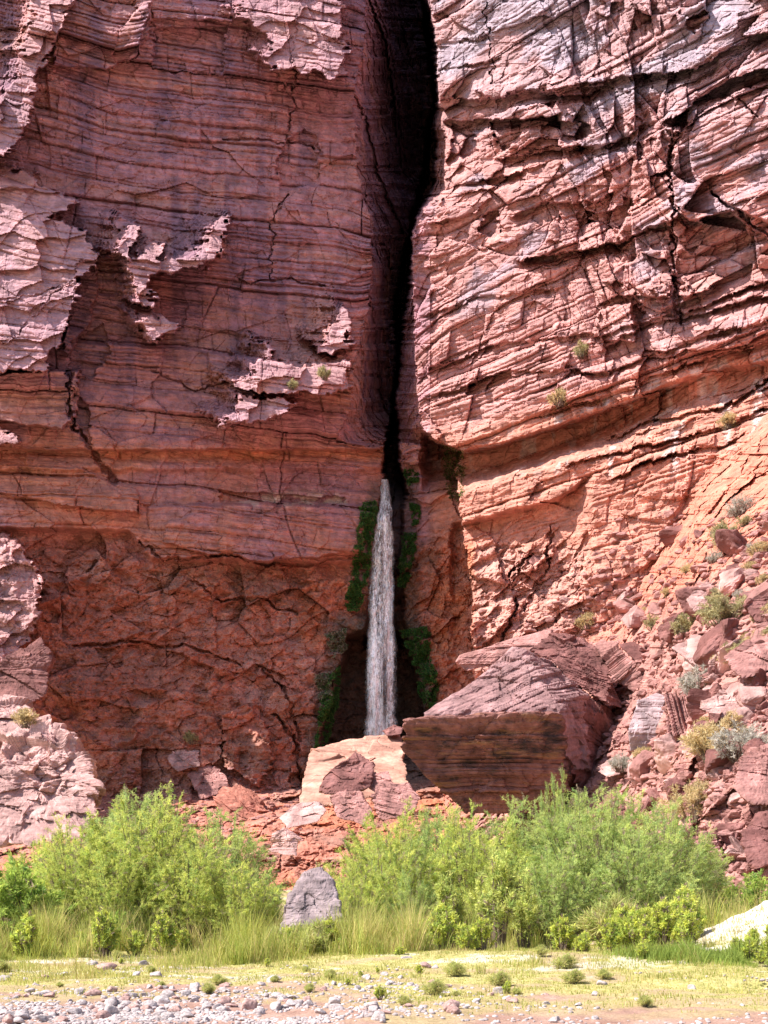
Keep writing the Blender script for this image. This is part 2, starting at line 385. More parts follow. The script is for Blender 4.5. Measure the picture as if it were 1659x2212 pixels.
def full_depth(X, Y):
    # ragged edges: beds end unevenly
    a = X*.07; bb = Y*.05
    bi = np.floor(Y/7.+1.3*vn(X*.01, Y*.02, 0*X, 5))
    wx = 10*(h3(bi, np.floor(X/60.), 0, 3)-.5)+9*vn(a*.5, bb*.6, 0*X, 1)+4*vn(a*1.7, bb*1.7, 0*X, 2)
    wy = 7*vn(a*.5, bb*.5, 0*X, 9)+3*vn(a*2, bb*2, 0*X, 8)
    Xw = X+wx*.45; Yw = Y+wy*.5
    d, tal, left = base_depth(Xw, Yw)
    u = X/PX
    for poly, a0, gxx, gy in FEAT:
        s = sdf(poly, X+wx*.8, Y+wy*.6, 30); cx = np.mean([p[0] for p in poly]); cy = np.mean([p[1] for p in poly])
        s = sm(s, -1.2, 2.2)
        d = d-s*(a0*(1.15 if a0 > 0 else .8)+gxx*(X-cx)*2.5+gy*(Y-cy)*2.0)
    for pts, w, a0 in CRACKS:
        s = lined(pts, X+8*vn(X/13, Y/13, 0*X, 12)+3*vn(X/4, Y/4, 0*X, 13), Y+wy*.9, 30); d = d+a0*(1-sm(s, w*.3, w*1.1))
    p = P(X, Y, d); x, y, z = p[..., 0], p[..., 1], p[..., 2]
    # ---- relief
    arc = np.where(left, x*1.03, -y*.78+x*.62)
    lw = np.where(left, 1, .3)
    zz = z+1.5*lw*vn(x/28, y/28, z/40, 21)+.45*lw*vn(x/7, y/9, z/12, 22)+.12*vn(x/1.6, y/2, z/2.5, 23)
    zz = zz-np.where(left, 0, .05*arc)
    # beds near the cleft sag in smooth curves
    sag = np.exp(-((X-865)/70.)**2)*(Y < 960)
    zz = zz+sag*2.2*np.sin(Y/75.+X/55.)
    lay = 0; f = 0
    massive = sm(fbm(x/14, y/14, z/8, 3, 31), -.35, .55)          # 0 thin bedded, 1 massive
    cells1 = None
    for T, A, Wd, seed in ((7.5, .75, 2.2, 41), (2.6, .42, 2.4, 42), (1.05, .22, 2.6, 43), (.48, .12, 4., 44)):
        q = zz/T+.35*vn(zz*0+1, zz/T/3., zz*0, seed+5); i = np.floor(q); fr = q-i
        wj = T*Wd*(.6+1.2*h3(i, 0, 0, seed)); b_ = arc/wj+h3(i, 1, 0, seed)*9+.25*vn(x/3/T, y/3/T, z/2/T, seed)
        j = np.floor(b_); fj = b_-j
        off = h3(i, j, 0, seed)-.5
        row = h3(i, 7, 0, seed)-.5
        bed = np.clip(1-np.minimum(fr, 1-fr)*T/.22, 0, 1)**1.0
        jt = np.clip(1-np.minimum(fj, 1-fj)*wj/.16, 0, 1)*(h3(i, j, 5, seed) > .35)
        mod = (1-.75*massive) if T < 2 else (1-.35*massive)
        blocky = sm(fbm(x/9, y/9, z/9, 2, seed+9), -.5, .5)
        lay = lay+A*mod*(off*(1.+1.5*(~left)*sm(980-Y, 0, 200)*(T > 1))*blocky+row*1.0)-.55*A*mod*bed-.45*A*jt*blocky
        if T == .48: lay = lay-.10*mod*(1-fr)   # small bevel: beds undercut downward
    fac = 0
    rb = (~left)*sm(980-Y, 0, 200)
    for sc, A, seed in ((7., 1.5, 51), (2.8, .75, 52), (1.1, .32, 53)):
        wv = sc*np.where(rb > .5, .09, .25); A = A*(1+rb*(.55 if sc > 5 else .1 if sc > 2 else -.45))
        ang = np.where(left, .3, np.where(Y > 980, .5, -.12+.28*sm(X, 1150, 1500)))
        ca_, sa_ = np.cos(ang), np.sin(ang)
        xa = (arc*ca_+z*sa_+wv*vn(x/sc*1.3, y/sc*1.3, z/sc*1.3, seed+3))/sc
        za = (-arc*sa_+z*ca_+wv*vn(x/sc*1.3+9, y/sc*1.3, z/sc*1.3, seed+4))/sc*1.5
        f1, e, idx, dx, dz = cells(xa, za, seed)
        fac = fac+A*((idx-.5)*.8+(np.sin(idx*91)*dx+np.cos(idx*57)*dz)*.8-.25*f1-.10*(1-sm(e, 0, .06)))
    f = fbm(x/3.5, y/3.5, z/3., 6, 61, .6)
    big = fbm(x/22, y/22, z/22, 2, 71)
    # region weights
    cong = sm(Y, 1195, 1235)*sm(900-X, 0, 40)+sm(Y, 1150, 1200)*sm(X, 860, 900)*sm(1300-X, 0, 60)
    cong = np.clip(cong+sm(Y, 1130, 1200)*sm(330-X, 0, 80), 0, 1)
    chaos = np.exp(-(((X-1400)/260)**2+((Y-420)/230)**2))*(X > 965)*.22+np.exp(-(((X-1010)/110)**2+((Y-300)/90)**2))*.5
    chaos = chaos+.6*sm(X, 1540, 1600)*sm(Y, 1500, 1650)
    calm = np.clip(.9*np.exp(-(((X-1580)/105)**2+((Y-330)/115)**2)**2)+.9*np.exp(-(((X-1400)/60)**2+((Y-450)/55)**2)**2)+.8*np.exp(-(((X-1480)/150)**2+((Y-110)/55)**2)**2)+.8*np.exp(-(((X-1250)/110)**2+((Y-380)/60)**2)**2)+np.exp(-(((X-1090)/170)**2+((Y-70)/110)**4))+np.exp(-(((X-1080)/230)**2+((Y-740)/190)**4)), 0, 1)*(X > 930)
    fac = fac*(1-.72*calm)*(1+.2*sm(X, 1330, 1420)*(Y < 900)); f = f*(1-.3*calm)
    corner = np.exp(-((X-850)/60)**2)*left*(Y < 965)
    lay = lay*(1+.5*calm*(Y > 400))*(1+2.2*corner)*np.where(left, 1.25, 1)
    ws = (1-cong)*(1-.5*np.clip(chaos, 0, 1))*(1-tal)
    quiet = np.where(left, 1.2, 1.15)
    smooth = .55 if False else 1
    prowsmooth = 1
    rel = ws*lay*quiet+(np.where(left, .28, .38+.5*sm(900-Y, 0, 300))+.9*np.clip(cong, 0, 1)*.75+np.clip(chaos, 0, 1)*.8)*fac*(1-tal)
    ridge = .5-np.abs(fbm(x/2.6, y/2.6, z/2.2, 5, 65, .6))
    rel = rel+ridge*(.15-.1*rb+.75*cong)+f*(.2-.09*rb+.40*cong+.25*tal)+big*.6*(1-tal)
    rel = rel+tal*(fac*.75+fbm(x/9, y/9, z/9, 3, 91)*1.6)
    # deep narrow cleft: calmer
    rel = rel*(1-.8*np.clip(sm(-45-X, 0, 60)+sm(-45-Y, 0, 60), 0, 1))
    d1 = d-rel
    # ledges standing in the sun
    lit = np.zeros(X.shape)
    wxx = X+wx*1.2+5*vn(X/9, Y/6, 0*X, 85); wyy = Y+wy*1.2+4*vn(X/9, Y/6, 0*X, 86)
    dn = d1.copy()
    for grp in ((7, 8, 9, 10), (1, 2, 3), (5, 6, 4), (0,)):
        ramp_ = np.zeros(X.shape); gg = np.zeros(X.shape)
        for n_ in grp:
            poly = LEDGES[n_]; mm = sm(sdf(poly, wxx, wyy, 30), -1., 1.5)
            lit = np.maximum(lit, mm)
            for q_ in range(1, 7): mm = np.maximum(mm, sm(sdf(poly, wxx+q_*9, wyy+q_*5, 30), -1, 4)*(1-q_/7.)**1.3)
            ramp_ = np.maximum(ramp_, mm)
            pw = mm > 0; al_ = .61*x-.79*z; al_ = al_-np.percentile(al_[pw], 4); per = 60.+2*vn(x/5, y/5, z/5, 92)
            al_ = np.clip(al_, 0, 99); al_ = al_-np.floor(al_/per)*per*.8
            gg = np.where(pw, np.maximum(gg, 8*(1-np.exp(-np.maximum(al_, 0)*.40/8))), gg)
        w = ramp_ > 0
        xs, ys, zs = x[w], y[w], z[w]
        q1 = P(X, Y, dn).reshape(-1, 3); Yb = np.full(GX.shape, 999.)
        ii = np.round(q1[:, 0]-gx[0]).astype(int); jj = np.round(q1[:, 2]-gz[0]).astype(int)
        ok = (ii >= 0) & (ii < len(gx)) & (jj >= 0) & (jj < len(gz))
        np.minimum.at(Yb, (jj[ok], ii[ok]), q1[ok, 1]); Yb = np.where(Yb > 900, YS, Yb)
        S2 = np.full(GX.shape, 999.)
        for tt in np.arange(3., 130, 1.): S2 = np.minimum(S2, look(Yb, GX+tt*SUN[0], GZ+tt*SUN[2])-tt*SUN[1])
        Sd = look(S2, xs, zs)
        jx = vn(xs/1.3, ys/1.3, zs/1.3, 87)*.5; jz = vn(xs/1.3, ys/1.3, zs/1.3, 89)*.35
        fc = 0
        for cx_, cz_, ag, sd_ in ((4.6, 2.4, .26, 811), (1.3, .55, .08, 812)):
            f1_, e_, id_, dx_, dz_ = cells((xs+jx)/cx_, (zs+jz)/cz_, sd_)
            fc = fc+ag*(.5*dx_*cx_-.7*dz_*cz_)+(id_-.5)*.45*ag
        dl_ = Sd-.5-gg[w]-fc-.6*rel[w]
        dn[w] = dn[w]*(1-ramp_[w])+np.minimum(dl_, dn[w])*ramp_[w]
    return np.maximum(dn, 28), dict(tal=tal, cong=cong, massive=massive, f=f, left=left, zz=zz, x=x, y=y, z=z, lit=lit, lay=lay)

def axis(lo, hi, step, ext_lo, ext_hi, n):
    core = np.arange(lo, hi, step)
    g = np.geomspace(step, 1, n)
    def ext(L): k = np.cumsum(np.geomspace(step*1.3, 1, n)[::-1]); k = np.cumsum(np.geomspace(step, step*60, n)); return k/k[-1]*L
    a = lo-ext(ext_lo)[::-1]; b = core[-1]+ext(ext_hi)
    return np.concatenate([a, core, b])
XA = axis(-34, 1694, 1.75, 2300, 1500, 60)
YA = np.concatenate([axis(-34, 1960, 1.85, 2300, 10, 60)[:-60], np.array([1965., 1972.])])
GXX, GYY = np.meshgrid(XA, YA)
DD, info = full_depth(GXX, GYY)
VV = P(GXX, GYY, DD)
def depth_at(X, Y):
    X = np.asarray(X, float); Y = np.asarray(Y, float)
    i = np.clip(np.searchsorted(XA, X)-1, 0, len(XA)-2); j = np.clip(np.searchsorted(YA, Y)-1, 0, len(YA)-2)
    return DD[j, i]
# ---- rock colour (beds, desert varnish, mineral streaks, dark alcove; painted ledge sunlight and cleft shade)
def mixv(a, b, t): return a*(1-t[..., None])+np.array(b)*t[..., None]
x, y, z, zz = info['x'], info['y'], info['z'], info['zz']
c = np.zeros(VV.shape)+np.array((.42, .205, .195))
bedn = vn(x*0+3, zz/1.9, x/40, 101)*.6+vn(x/3, zz/.7, x*0, 102)*.4
c = mixv(c, (.48, .24, .18), sm(bedn, .05, .6)*.7)
c = mixv(c, (.27, .14, .16), sm(-bedn, .05, .6)*.5)
pat = fbm(x/9, y/9, z/12, 4, 103)
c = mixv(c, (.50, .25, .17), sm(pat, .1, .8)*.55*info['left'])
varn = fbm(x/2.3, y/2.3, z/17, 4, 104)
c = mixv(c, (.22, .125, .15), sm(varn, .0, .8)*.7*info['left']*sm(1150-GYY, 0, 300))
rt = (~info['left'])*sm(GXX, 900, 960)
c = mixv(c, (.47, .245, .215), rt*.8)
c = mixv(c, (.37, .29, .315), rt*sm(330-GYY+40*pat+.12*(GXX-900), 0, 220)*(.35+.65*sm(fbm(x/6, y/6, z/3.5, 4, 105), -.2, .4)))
c = mixv(c, (.33, .26, .29), rt*sm(fbm(x/5, y/5, z/3, 4, 106), .25, .7)*.7*sm(800-GYY, 0, 200))
pl = curve(GXX, [(880, 905), (1000, 930), (1250, 860), (1520, 770), (1659, 740), (2400, 640)])
c = mixv(c, (.50, .225, .155), rt*sm(GYY-pl+10*pat, -40, 40)*.85)
c = mixv(c, (.60, .52, .48), rt*sm(fbm(x/1.1, y/1.1, z/6, 3, 107), .25, .7)*sm(GYY, pl, pl+30)*sm(1050-GYY, 0, 60)*.6)
c = mixv(c, (.53, .20, .13), rt*np.clip(info['tal']+info['cong'], 0, 1)*.9)
c = mixv(c, (.37, .20, .17), rt*info['tal']*sm(.6*(GXX-1150)+GYY-1420+60*pat, 0, 200)*.8)
ol = info['left']*sm(GYY, 900, 1000)
c = mixv(c, (.47, .195, .12), ol*sm(pat+.3, -.3, .6)*.85*(1-info['cong']))
c = mixv(c, (.54, .21, .09), info['left']*np.exp(-((GYY-985)/20)**2)*.65*sm(GXX, 190, 260))
cg = info['cong']
c = mixv(c, (.43, .165, .095), cg*(1-rt*.4)*.9)
c = mixv(c, (.45, .23, .16), cg*sm(fbm(x/2.2, y/2.2, z/2.2, 3, 108), .1, .5)*.6)
c = mixv(c, (.22, .12, .08), cg*sm(fbm(x/5, y/5, z/5, 4, 109), .1, .6)*.5)
c = mixv(c, (.46, .16, .07), cg*sm(fbm(x/4+9, y/4, z/5, 3, 110), .2, .6)*.6*sm(GXX, 500, 700))
c = mixv(c, (.50, .27, .22), sm(GXX, 1010, 1040)*cg*.8)
c = mixv(c, (.50, .29, .27), info['lit']*.55)  # ledges in the sun made paler: sunlight put into the colour
nar = sm(GXX, 500, 530)*(1-sm(GXX, 745, 760))*np.exp(-((GYY-1080)/16)**2)
c = mixv(c, (.60, .45, .34), nar*sm(fbm(x/.9, y, z/.9, 3, 111), -.1, .3)*.8)
c = c*(1+.14*fbm(x/1.2, y/1.2, z/.5, 3, 112))[..., None]
c = mixv(c, (.10, .085, .06), sm(sdf([(730, 1330), (905, 1340), (950, 1560), (930, 1700), (640, 1700), (690, 1480)], GXX, GYY, 60), -20, 15)*.75)  # dark olive tone over the plunge alcove
c = mixv(c, (.09, .075, .05), sm(sdf([(800, 1040), (900, 1040), (900, 1370), (770, 1370)], GXX, GYY, 60), -15, 10)*.6)  # dark olive tone over the groove behind the upper fall
c = mixv(c, (.13, .075, .10), np.exp(-((GXX-865)/58)**4)*sm(700-GYY, 0, 300)*info['left']*.7)  # dark varnish tint that also paints in the shade of the cleft
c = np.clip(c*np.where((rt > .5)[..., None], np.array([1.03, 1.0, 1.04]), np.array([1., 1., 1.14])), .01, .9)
nr, nc = GXX.shape
I = np.arange(nr*nc).reshape(nr, nc)
Fq = np.stack([I[:-1, :-1], I[1:, :-1], I[1:, 1:], I[:-1, 1:]], -1)
talf = info['tal'][:-1, :-1] > .5
lf = info['left'][:-1, :-1]
def sub(mask, name, label):
    F = Fq[mask]; used, inv = np.unique(F.ravel(), return_inverse=True)
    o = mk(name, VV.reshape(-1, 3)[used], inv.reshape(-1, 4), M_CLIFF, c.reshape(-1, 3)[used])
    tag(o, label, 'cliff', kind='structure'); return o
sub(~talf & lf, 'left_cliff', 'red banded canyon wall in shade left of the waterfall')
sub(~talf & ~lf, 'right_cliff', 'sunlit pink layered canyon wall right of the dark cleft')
sub(talf, 'talus_slope', 'slope of broken red rock at the foot of the canyon walls')

# ------------------------------------------------------------------ ground
def ground_z(x, y):
    z = .05*fbm(x/2.5, y/2.5, 0*x, 3, 201)+.9*sm(y, 27, 50)-.10*sm(14-y, 0, 4)
    z = z+.16*fbm(x/7, y/7, 0*x, 2, 202)*sm(y, 14, 18)
    z = z+1.2*np.exp(-(((x-9.3)/2.1)**2+((y-21.8)/2.6)**2))
    z = z+.18*np.exp(-(((x-3)/5)**2+((y-19.5)/1.6)**2))
    z = z+.22*fbm(x/.9, y/.9, 0*x, 4, 209)*np.exp(-(((x-9.3)/2.3)**2+((y-21.5)/2.8)**2))
    # low cut bank at the right
    z = z+.16*sm(y-15.2+.25*vn(x/1.5, 0*x, 0*x, 203), 0, .35)*sm(x, 3.5, 6)
    return z
ax = np.concatenate([np.linspace(-400, -16, 30)[:-1], np.arange(-16, 16, .05), np.linspace(16, 400, 30)])
ay = np.concatenate([np.linspace(-300, 8, 20)[:-1], np.arange(8, 30, .06), np.linspace(30, 70, 60), np.linspace(80, 110, 5)])
AX, AY = np.meshgrid(ax, ay); AZ = ground_z(AX, AY)+.014*fbm(AX/.12, AY/.12, 0*AX, 3, 204)*(AY < 30)
nr, nc = AX.shape; I = np.arange(nr*nc).reshape(nr, nc)
m, t, b, o = mat_new('bank_ground')
v = mapped(t, (1, 1, 1)); v2 = mapped(t, (1, 1.8, 1))
sand = ramp(t, noise(t, v, 1.1, 8, .7), [(.3, (.24, .135, .10)), (.5, (.33, .20, .155)), (.7, (.42, .28, .225))])
turf = ramp(t, noise(t, v, 7, 5, .7), [(.3, (.24, .23, .07)), (.5, (.38, .33, .12)), (.7, (.52, .42, .21))])
a = N(t, 'Attribute', attribute_name='Col'); sp = N(t, 'SeparateColor'); t.links.new(a.outputs['Color'], sp.inputs[0])
c1 = mixc(t, sand, turf, sp.outputs[0]); c1 = mixc(t, c1, (.60, .54, .49), sp.outputs[1])
c1 = mixc(t, c1, ramp(t, noise(t, v, 30, 4), [(.3, .7), (.7, 1.2)]), 1., 'MULTIPLY')
t.links.new(c1, b.inputs['Base Color'])
bp = N(t, 'Bump'); bp.inputs['Strength'].default_value = .6; bp.inputs['Distance'].default_value = .05
t.links.new(noise(t, v, 14, 8, .7), bp.inputs['Height']); t.links.new(bp.outputs[0], b.inputs['Normal'])
def turf_w(x, y):
    n = fbm(x/1.6, y/.9, 0*x, 4, 205)
    e = np.where(x > 0, 12.3, 13.7)+1.0*vn(x/2.5, 0*x, 0*x, 206)
    return np.clip(sm(y+n*2.0, e-.8, e+1.8)*(1-.5*sm(n, .1, .6)), 0, 1)
def white_w(x, y):
    return np.clip(1.6*np.exp(-(((x-9.3)/2.4)**2+((y-21.5)/3.0)**2)), 0, 1)*sm(x, 5.5, 7)+.5*sm(fbm(x/1.1, y/.5, 0*x, 3, 207), .35, .6)*sm(y, 16, 17)
gc = np.stack([turf_w(AX, AY), np.clip(white_w(AX, AY), 0, 1), 0*AX], -1)
o = mk('ground', np.stack([AX, AY, AZ], -1).reshape(-1, 3), np.stack([I[:-1, :-1], I[:-1, 1:], I[1:, 1:], I[1:, :-1]], -1).reshape(-1, 4), m, gc.reshape(-1, 3), True)
tag(o, 'sandy river bank with dry yellow turf and pale pebbles', 'ground', kind='structure')

# ------------------------------------------------------------------ waterfall
m, t, b, o = mat_new('falling_water')
b.inputs['Base Color'].default_value = (.97, .97, .98, 1); b.inputs['Roughness'].default_value = .5
va = mapped(t, (5., 5., .55)); vb = mapped(t, (6.5, 6.5, 3.2)); vc = mapped(t, (1.6, 1.6, .05))
k1 = noise(t, va, 1., 4, .7); k2 = noise(t, vb, 1., 5, .75); k3 = noise(t, vc, 1., 2, .5)
ad = N(t, 'Math', operation='ADD'); t.links.new(k1, ad.inputs[0]); t.links.new(k2, ad.inputs[1])
ad2 = N(t, 'Math', operation='ADD'); t.links.new(ad.outputs[0], ad2.inputs[0]); t.links.new(k3, ad2.inputs[1])
dv = N(t, 'Math', operation='DIVIDE'); t.links.new(ad2.outputs[0], dv.inputs[0]); dv.inputs[1].default_value = 3
at = N(t, 'Attribute', attribute_name='Col'); spc = N(t, 'SeparateColor'); t.links.new(at.outputs['Color'], spc.inputs[0])
al = ramp(t, dv.outputs[0], [(.44, .0), (.505, .42), (.57, .97)])
mu = N(t, 'Math', operation='MULTIPLY'); t.links.new(al, mu.inputs[0]); t.links.new(spc.outputs[0], mu.inputs[1])
tr = N(t, 'BsdfTransparent'); mx = N(t, 'MixShader'); t.links.new(mu.outputs[0], mx.inputs[0])
t.links.new(tr.outputs[0], mx.inputs[1]); t.links.new(b.outputs[0], mx.inputs[2]); t.links.new(mx.outputs[0], o.inputs[0])
Yt = np.linspace(1035, 1625, 260); sx_ = np.linspace(0, 1, 60)
Ls = curve(Yt, [(1035, 819), (1100, 818), (1112, 812), (1150, 805), (1250, 797), (1350, 792), (1450, 788), (1625, 784)])
Rs = curve(Yt, [(1035, 841), (1060, 844), (1100, 849), (1120, 848), (1150, 850), (1250, 853), (1300, 852), (1370, 855), (1450, 858), (1625, 861)])
Vs, Fs, Cs = [], [], []; n0 = 0
for q, (dd0, sh) in enumerate(((118.2, 0), (119.2, .02))):
    SX, TY = np.meshgrid(sx_, Yt); l = Ls[:, None]; r = Rs[:, None]
    X = l+(r-l)*(SX+sh)+1.6*vn(SX*2, TY/14, 0*SX+q, 300)
    d = dd0-.5*np.sin(np.pi*SX)+.35*vn(SX*9, TY/60, 0*SX, 301+q)+.18*vn(SX*20, TY/9, 0*SX, 305+q)+2.5*(1-sm(TY, 1035, 1130))-.6*sm(TY, 1100, 1500)
    V = P(X, TY, d); Vs.append(V.reshape(-1, 3)); I = np.arange(X.size).reshape(X.shape)+n0; n0 += X.size
    Fs.append(np.stack([I[:-1, :-1], I[1:, :-1], I[1:, 1:], I[:-1, 1:]], -1).reshape(-1, 4))
    e = sm(np.minimum(SX, 1-SX)+.05*vn(TY/22, SX*0+q, 0*SX, 310), 0, .24)*(1-.25*sm(TY, 1400, 1600))*(.6+.4*sm(TY, 1038, 1110))
    # one long dark parting low in the fall, one bright thread
    e = e*(1-.8*np.exp(-((X-830)/6)**2)*sm(TY, 1380, 1440)*(1-sm(TY, 1540, 1600)))
    Cs.append(np.stack([e+.0*X]*3, -1).reshape(-1, 3))
o = mk('waterfall', np.concatenate(Vs), np.concatenate(Fs), m, np.concatenate(Cs), True)
tag(o, 'tall white ribbon of water falling out of the dark cleft', 'waterfall', kind='structure')
o = mk('pool', [(-9, 88, 1.3), (16, 88, 1.3), (16, 128, 1.3), (-9, 128, 1.3)], [(0, 1, 2, 3)], None)
m, t, b, _ = mat_new('pool_water'); b.inputs['Base Color'].default_value = (.02, .04, .04, 1); b.inputs['Roughness'].default_value = .08
o.data.materials.append(m); tag(o, 'plunge pool water at the foot of the fall', 'water', kind='structure')

# ------------------------------------------------------------------ boulders
def ico(n):
    bm = bmesh.new(); bmesh.ops.create_icosphere(bm, subdivisions=n, radius=1)
    V = np.array([v.co[:] for v in bm.verts]); F = np.array([[v.index for v in f.verts] for f in bm.faces]); bm.free(); return V, F
ICO = {n: ico(n) for n in (3, 4, 6, 7)}
def hull_rock(pts, level=6, amp=.12, lay=(0, 0, 1), T=.5, la=.1, p=26, seed=0, fs=1.):
    pts = np.array(pts, float); c0 = (pts.max(0)+pts.min(0))/2; h = (pts.max(0)-pts.min(0))/2+1e-6
    q = (pts-c0)/h
    bm = bmesh.new()
    for a in q: bm.verts.new(a)
    bmesh.ops.convex_hull(bm, input=bm.verts[:]); bm.normal_update()
    pl = {}
    for f in bm.faces:
        n = np.array(f.normal[:]); d = float(n@np.array(f.verts[0].co[:]))
        if d < 0: n, d = -n, -d
        if d > 1e-3: pl[tuple(np.round(n, 2))] = (n, d)
    bm.free()
    Nn = np.array([a[0] for a in pl.values()]); Dn = np.array([a[1] for a in pl.values()])
    V, F = ICO[level]
    g = np.maximum(0, V@Nn.T/Dn)
    r = (g**p).sum(1)**(-1/p)
    W_ = V*r[:, None]*h+c0
    nn = W_-c0; nn /= np.linalg.norm(nn, axis=1)[:, None]
    # face normal blend
    k = g.argmax(1); fn = Nn[k]/h; fn /= np.linalg.norm(fn, axis=1)[:, None]
    sz = h.mean(); x, y, z = W_.T; s = 400+seed
    L = np.array(lay, float); L /= np.linalg.norm(L)
    lz = W_@L+.16*T*vn(x/T/3, y/T/3, z/T/3, s)
    e = 0
    for TT, aa in ((T*3.1, 1.3), (T, 1.), (T*.42, .5)):
        qz = lz/TT; i = np.floor(qz); fr = qz-i
        e = e+aa*la*((h3(i, seed, 0, 5)-.5)*1.3-.7*np.clip(1-np.minimum(fr, 1-fr)*6, 0, 1))
    side = 1-np.abs(fn@L)
    e = e*sm(side, .1, .6)
    for k_, a_ in ((.75, .75), (.3, .4), (.13, .16)):
        f1, ed, idx, dx, dz = cells((x+z*.6+y*.3)/(sz*k_)/fs, (z-.4*x+.5*y)/(sz*k_)/fs, s)
        e = e+amp*sz*a_*((idx-.5)*.7+(np.sin(idx*91)*dx+np.cos(idx*57)*dz)*1.1-.08*(1-sm(ed, 0, .06)))
    e = e+amp*sz*.34*fbm(x/sz*2, y/sz*2, z/sz*2, 6, s, .6)
    return W_+nn*(e[:, None]), F
ROCKN = 0
def boulder(name, label, parts, mat, cat='boulder', level=6, group=None, snap=False, **kw):
    """parts: lists of (X, Y, d) corners; thickness added behind"""
    global ROCKN; Vs, Fs = [], []; n = 0
    for pts, th in parts:
        a = np.array(pts, float)
        if snap: a[:, 2] *= float(np.mean((depth_at(a[:, 0], a[:, 1])-float(snap))/a[:, 2]))
        f = P(a[:, 0], a[:, 1], a[:, 2])
        cx, cy = a[:, 0].mean(), a[:, 1].mean()
        b_ = P(cx+(a[:, 0]-cx)*.82, cy+(a[:, 1]-cy)*.82, a[:, 2]+th)
        ROCKN += 1
        V, F = hull_rock(np.concatenate([f, b_]), level, seed=ROCKN, **kw); Vs.append(V); Fs.append(F+n); n += len(V)
    V = np.concatenate(Vs); F = np.concatenate(Fs); c0 = V.mean(0)
    o = mk(name, V-c0, F, mat); o.location = c0
    return tag(o, label, cat, group)
boulder('fallen_slab', 'huge flat topped layered block with dark stained front, overhanging at its left end', [
    ([(862, 1552, 66), (980, 1538, 66), (1206, 1537, 65.5), (1228, 1556, 66), (1236, 1640, 67.2), (1228, 1760, 69), (1010, 1760, 69), (985, 1690, 68.5), (858, 1618, 67), (870, 1632, 67.2)], 6)],
    M_SLAB, level=7, amp=.07, T=.6, la=.26, p=40)
boulder('tented_boulder', 'tent shaped pinkish boulder with a ridge on top behind the flat slab', [
    ([(918, 1540, 70), (1108, 1396, 74), (1122, 1396, 74), (1210, 1440, 76), (1275, 1500, 74), (1268, 1660, 72), (1212, 1660, 69), (1208, 1530, 68.5), (940, 1600, 70)], 9)],
    rock_mat('ridge_rock', (.27, .15, .145), 1.1, .6), level=7, amp=.07, lay=(-.45, .1, .85), T=.8, la=.15, p=80)
boulder('leaning_capstone', 'topmost dark layered slab of the stack behind the tent shaped boulder', [
    ([(1140, 1402, 78), (1190, 1371, 79), (1262, 1378, 79), (1300, 1405, 78), (1338, 1450, 77), (1318, 1462, 76), (1235, 1418, 77), (1165, 1418, 77)], 4)],
    M_BLD3, amp=.12, lay=(.35, -.2, .9), T=.35, la=.3, p=50)
boulder('leaning_capstone', 'second dark slab of the stack behind the tent shaped boulder', [
    ([(1190, 1424, 76), (1245, 1424, 76), (1325, 1468, 75), (1348, 1530, 76), (1305, 1520, 74), (1228, 1465, 75)], 4)],
    M_BLD3, amp=.12, lay=(.4, -.2, .9), T=.35, la=.3, p=50)
boulder('jutting_slab', 'thin pale slab jutting left above the tent shaped boulder', [
    ([(980, 1432, 81), (992, 1415, 81), (1090, 1385, 81), (1185, 1360, 81), (1200, 1376, 80), (1120, 1420, 80), (1000, 1452, 81)], 4)], M_BLD, amp=.08, T=.4, la=.15)
boulder('leaning_slab', 'long brown slab leaning to the right of the dark capstone', [
    ([(1285, 1400, 77), (1300, 1380, 77), (1330, 1385, 76), (1395, 1462, 74), (1398, 1478, 74), (1370, 1500, 75), (1330, 1470, 76)], 2.5)], M_BLD, amp=.06, lay=(-.6, 0, .8), T=.3, la=.16)
boulder('leaning_slab', 'narrow shaded slab leaning furthest right above the cactus gap', [
    ([(1335, 1392, 80), (1370, 1385, 80), (1440, 1425, 78), (1472, 1462, 77), (1466, 1492, 76), (1420, 1480, 77)], 2.)], M_BLD3, amp=.06, lay=(-.5, 0, .85), T=.3, la=.16)
boulder('dark_block', 'rust brown block in shadow low between the capstone and split boulder', [
    ([(1225, 1480, 73), (1300, 1520, 75), (1338, 1540, 78), (1355, 1610, 79), (1330, 1700, 77), (1235, 1700, 70)], 5)], M_BLD3, amp=.13, lay=(.3, 0, .9), T=.5, la=.3, p=40)
boulder('split_boulder', 'smooth pinkish grey faced boulder with shaded underside right of the slabs', [
    ([(1355, 1572, 61), (1378, 1512, 62), (1420, 1496, 63), (1438, 1500, 62), (1436, 1560, 61), (1430, 1610, 61), (1360, 1625, 61.5)], 3)], rock_mat('grey_pink_rock', (.36, .26, .265), 1.2, .5), snap=3.2, amp=.06, T=.5, la=.06, p=40)
boulder('layered_boulder', 'upright split boulder with vertical beds beside the smooth faced boulder', [
    ([(1436, 1498, 61.8), (1480, 1493, 62), (1502, 1560, 61.5), (1488, 1585, 61), (1440, 1590, 61)], 2.5)], M_BLD, snap=3.2, amp=.05, lay=(1, 0, .15), T=.28, la=.2)
boulder('red_boulder', 'small rounded dark red boulder right of the layered boulder', [
    ([(1490, 1570, 58), (1515, 1556, 58.5), (1540, 1564, 58), (1544, 1590, 57.5), (1500, 1604, 57.5)], 1.5)], M_BLD3, snap=2.2, amp=.08, T=.4, la=.04)
boulder('sunlit_slab', 'broad pale orange slab in full sun below the waterfall', [
    ([(690, 1612, 78), (760, 1592, 80), (868, 1582, 82), (885, 1690, 70), (760, 1740, 66), (640, 1745, 66), (645, 1690, 70), (655, 1640, 75)], 5)], rock_mat('orange_boulder_rock', (.44, .225, .165), 1.1, .5), level=7, amp=.06, lay=(.1, -.3, 1), T=.5, la=.12)
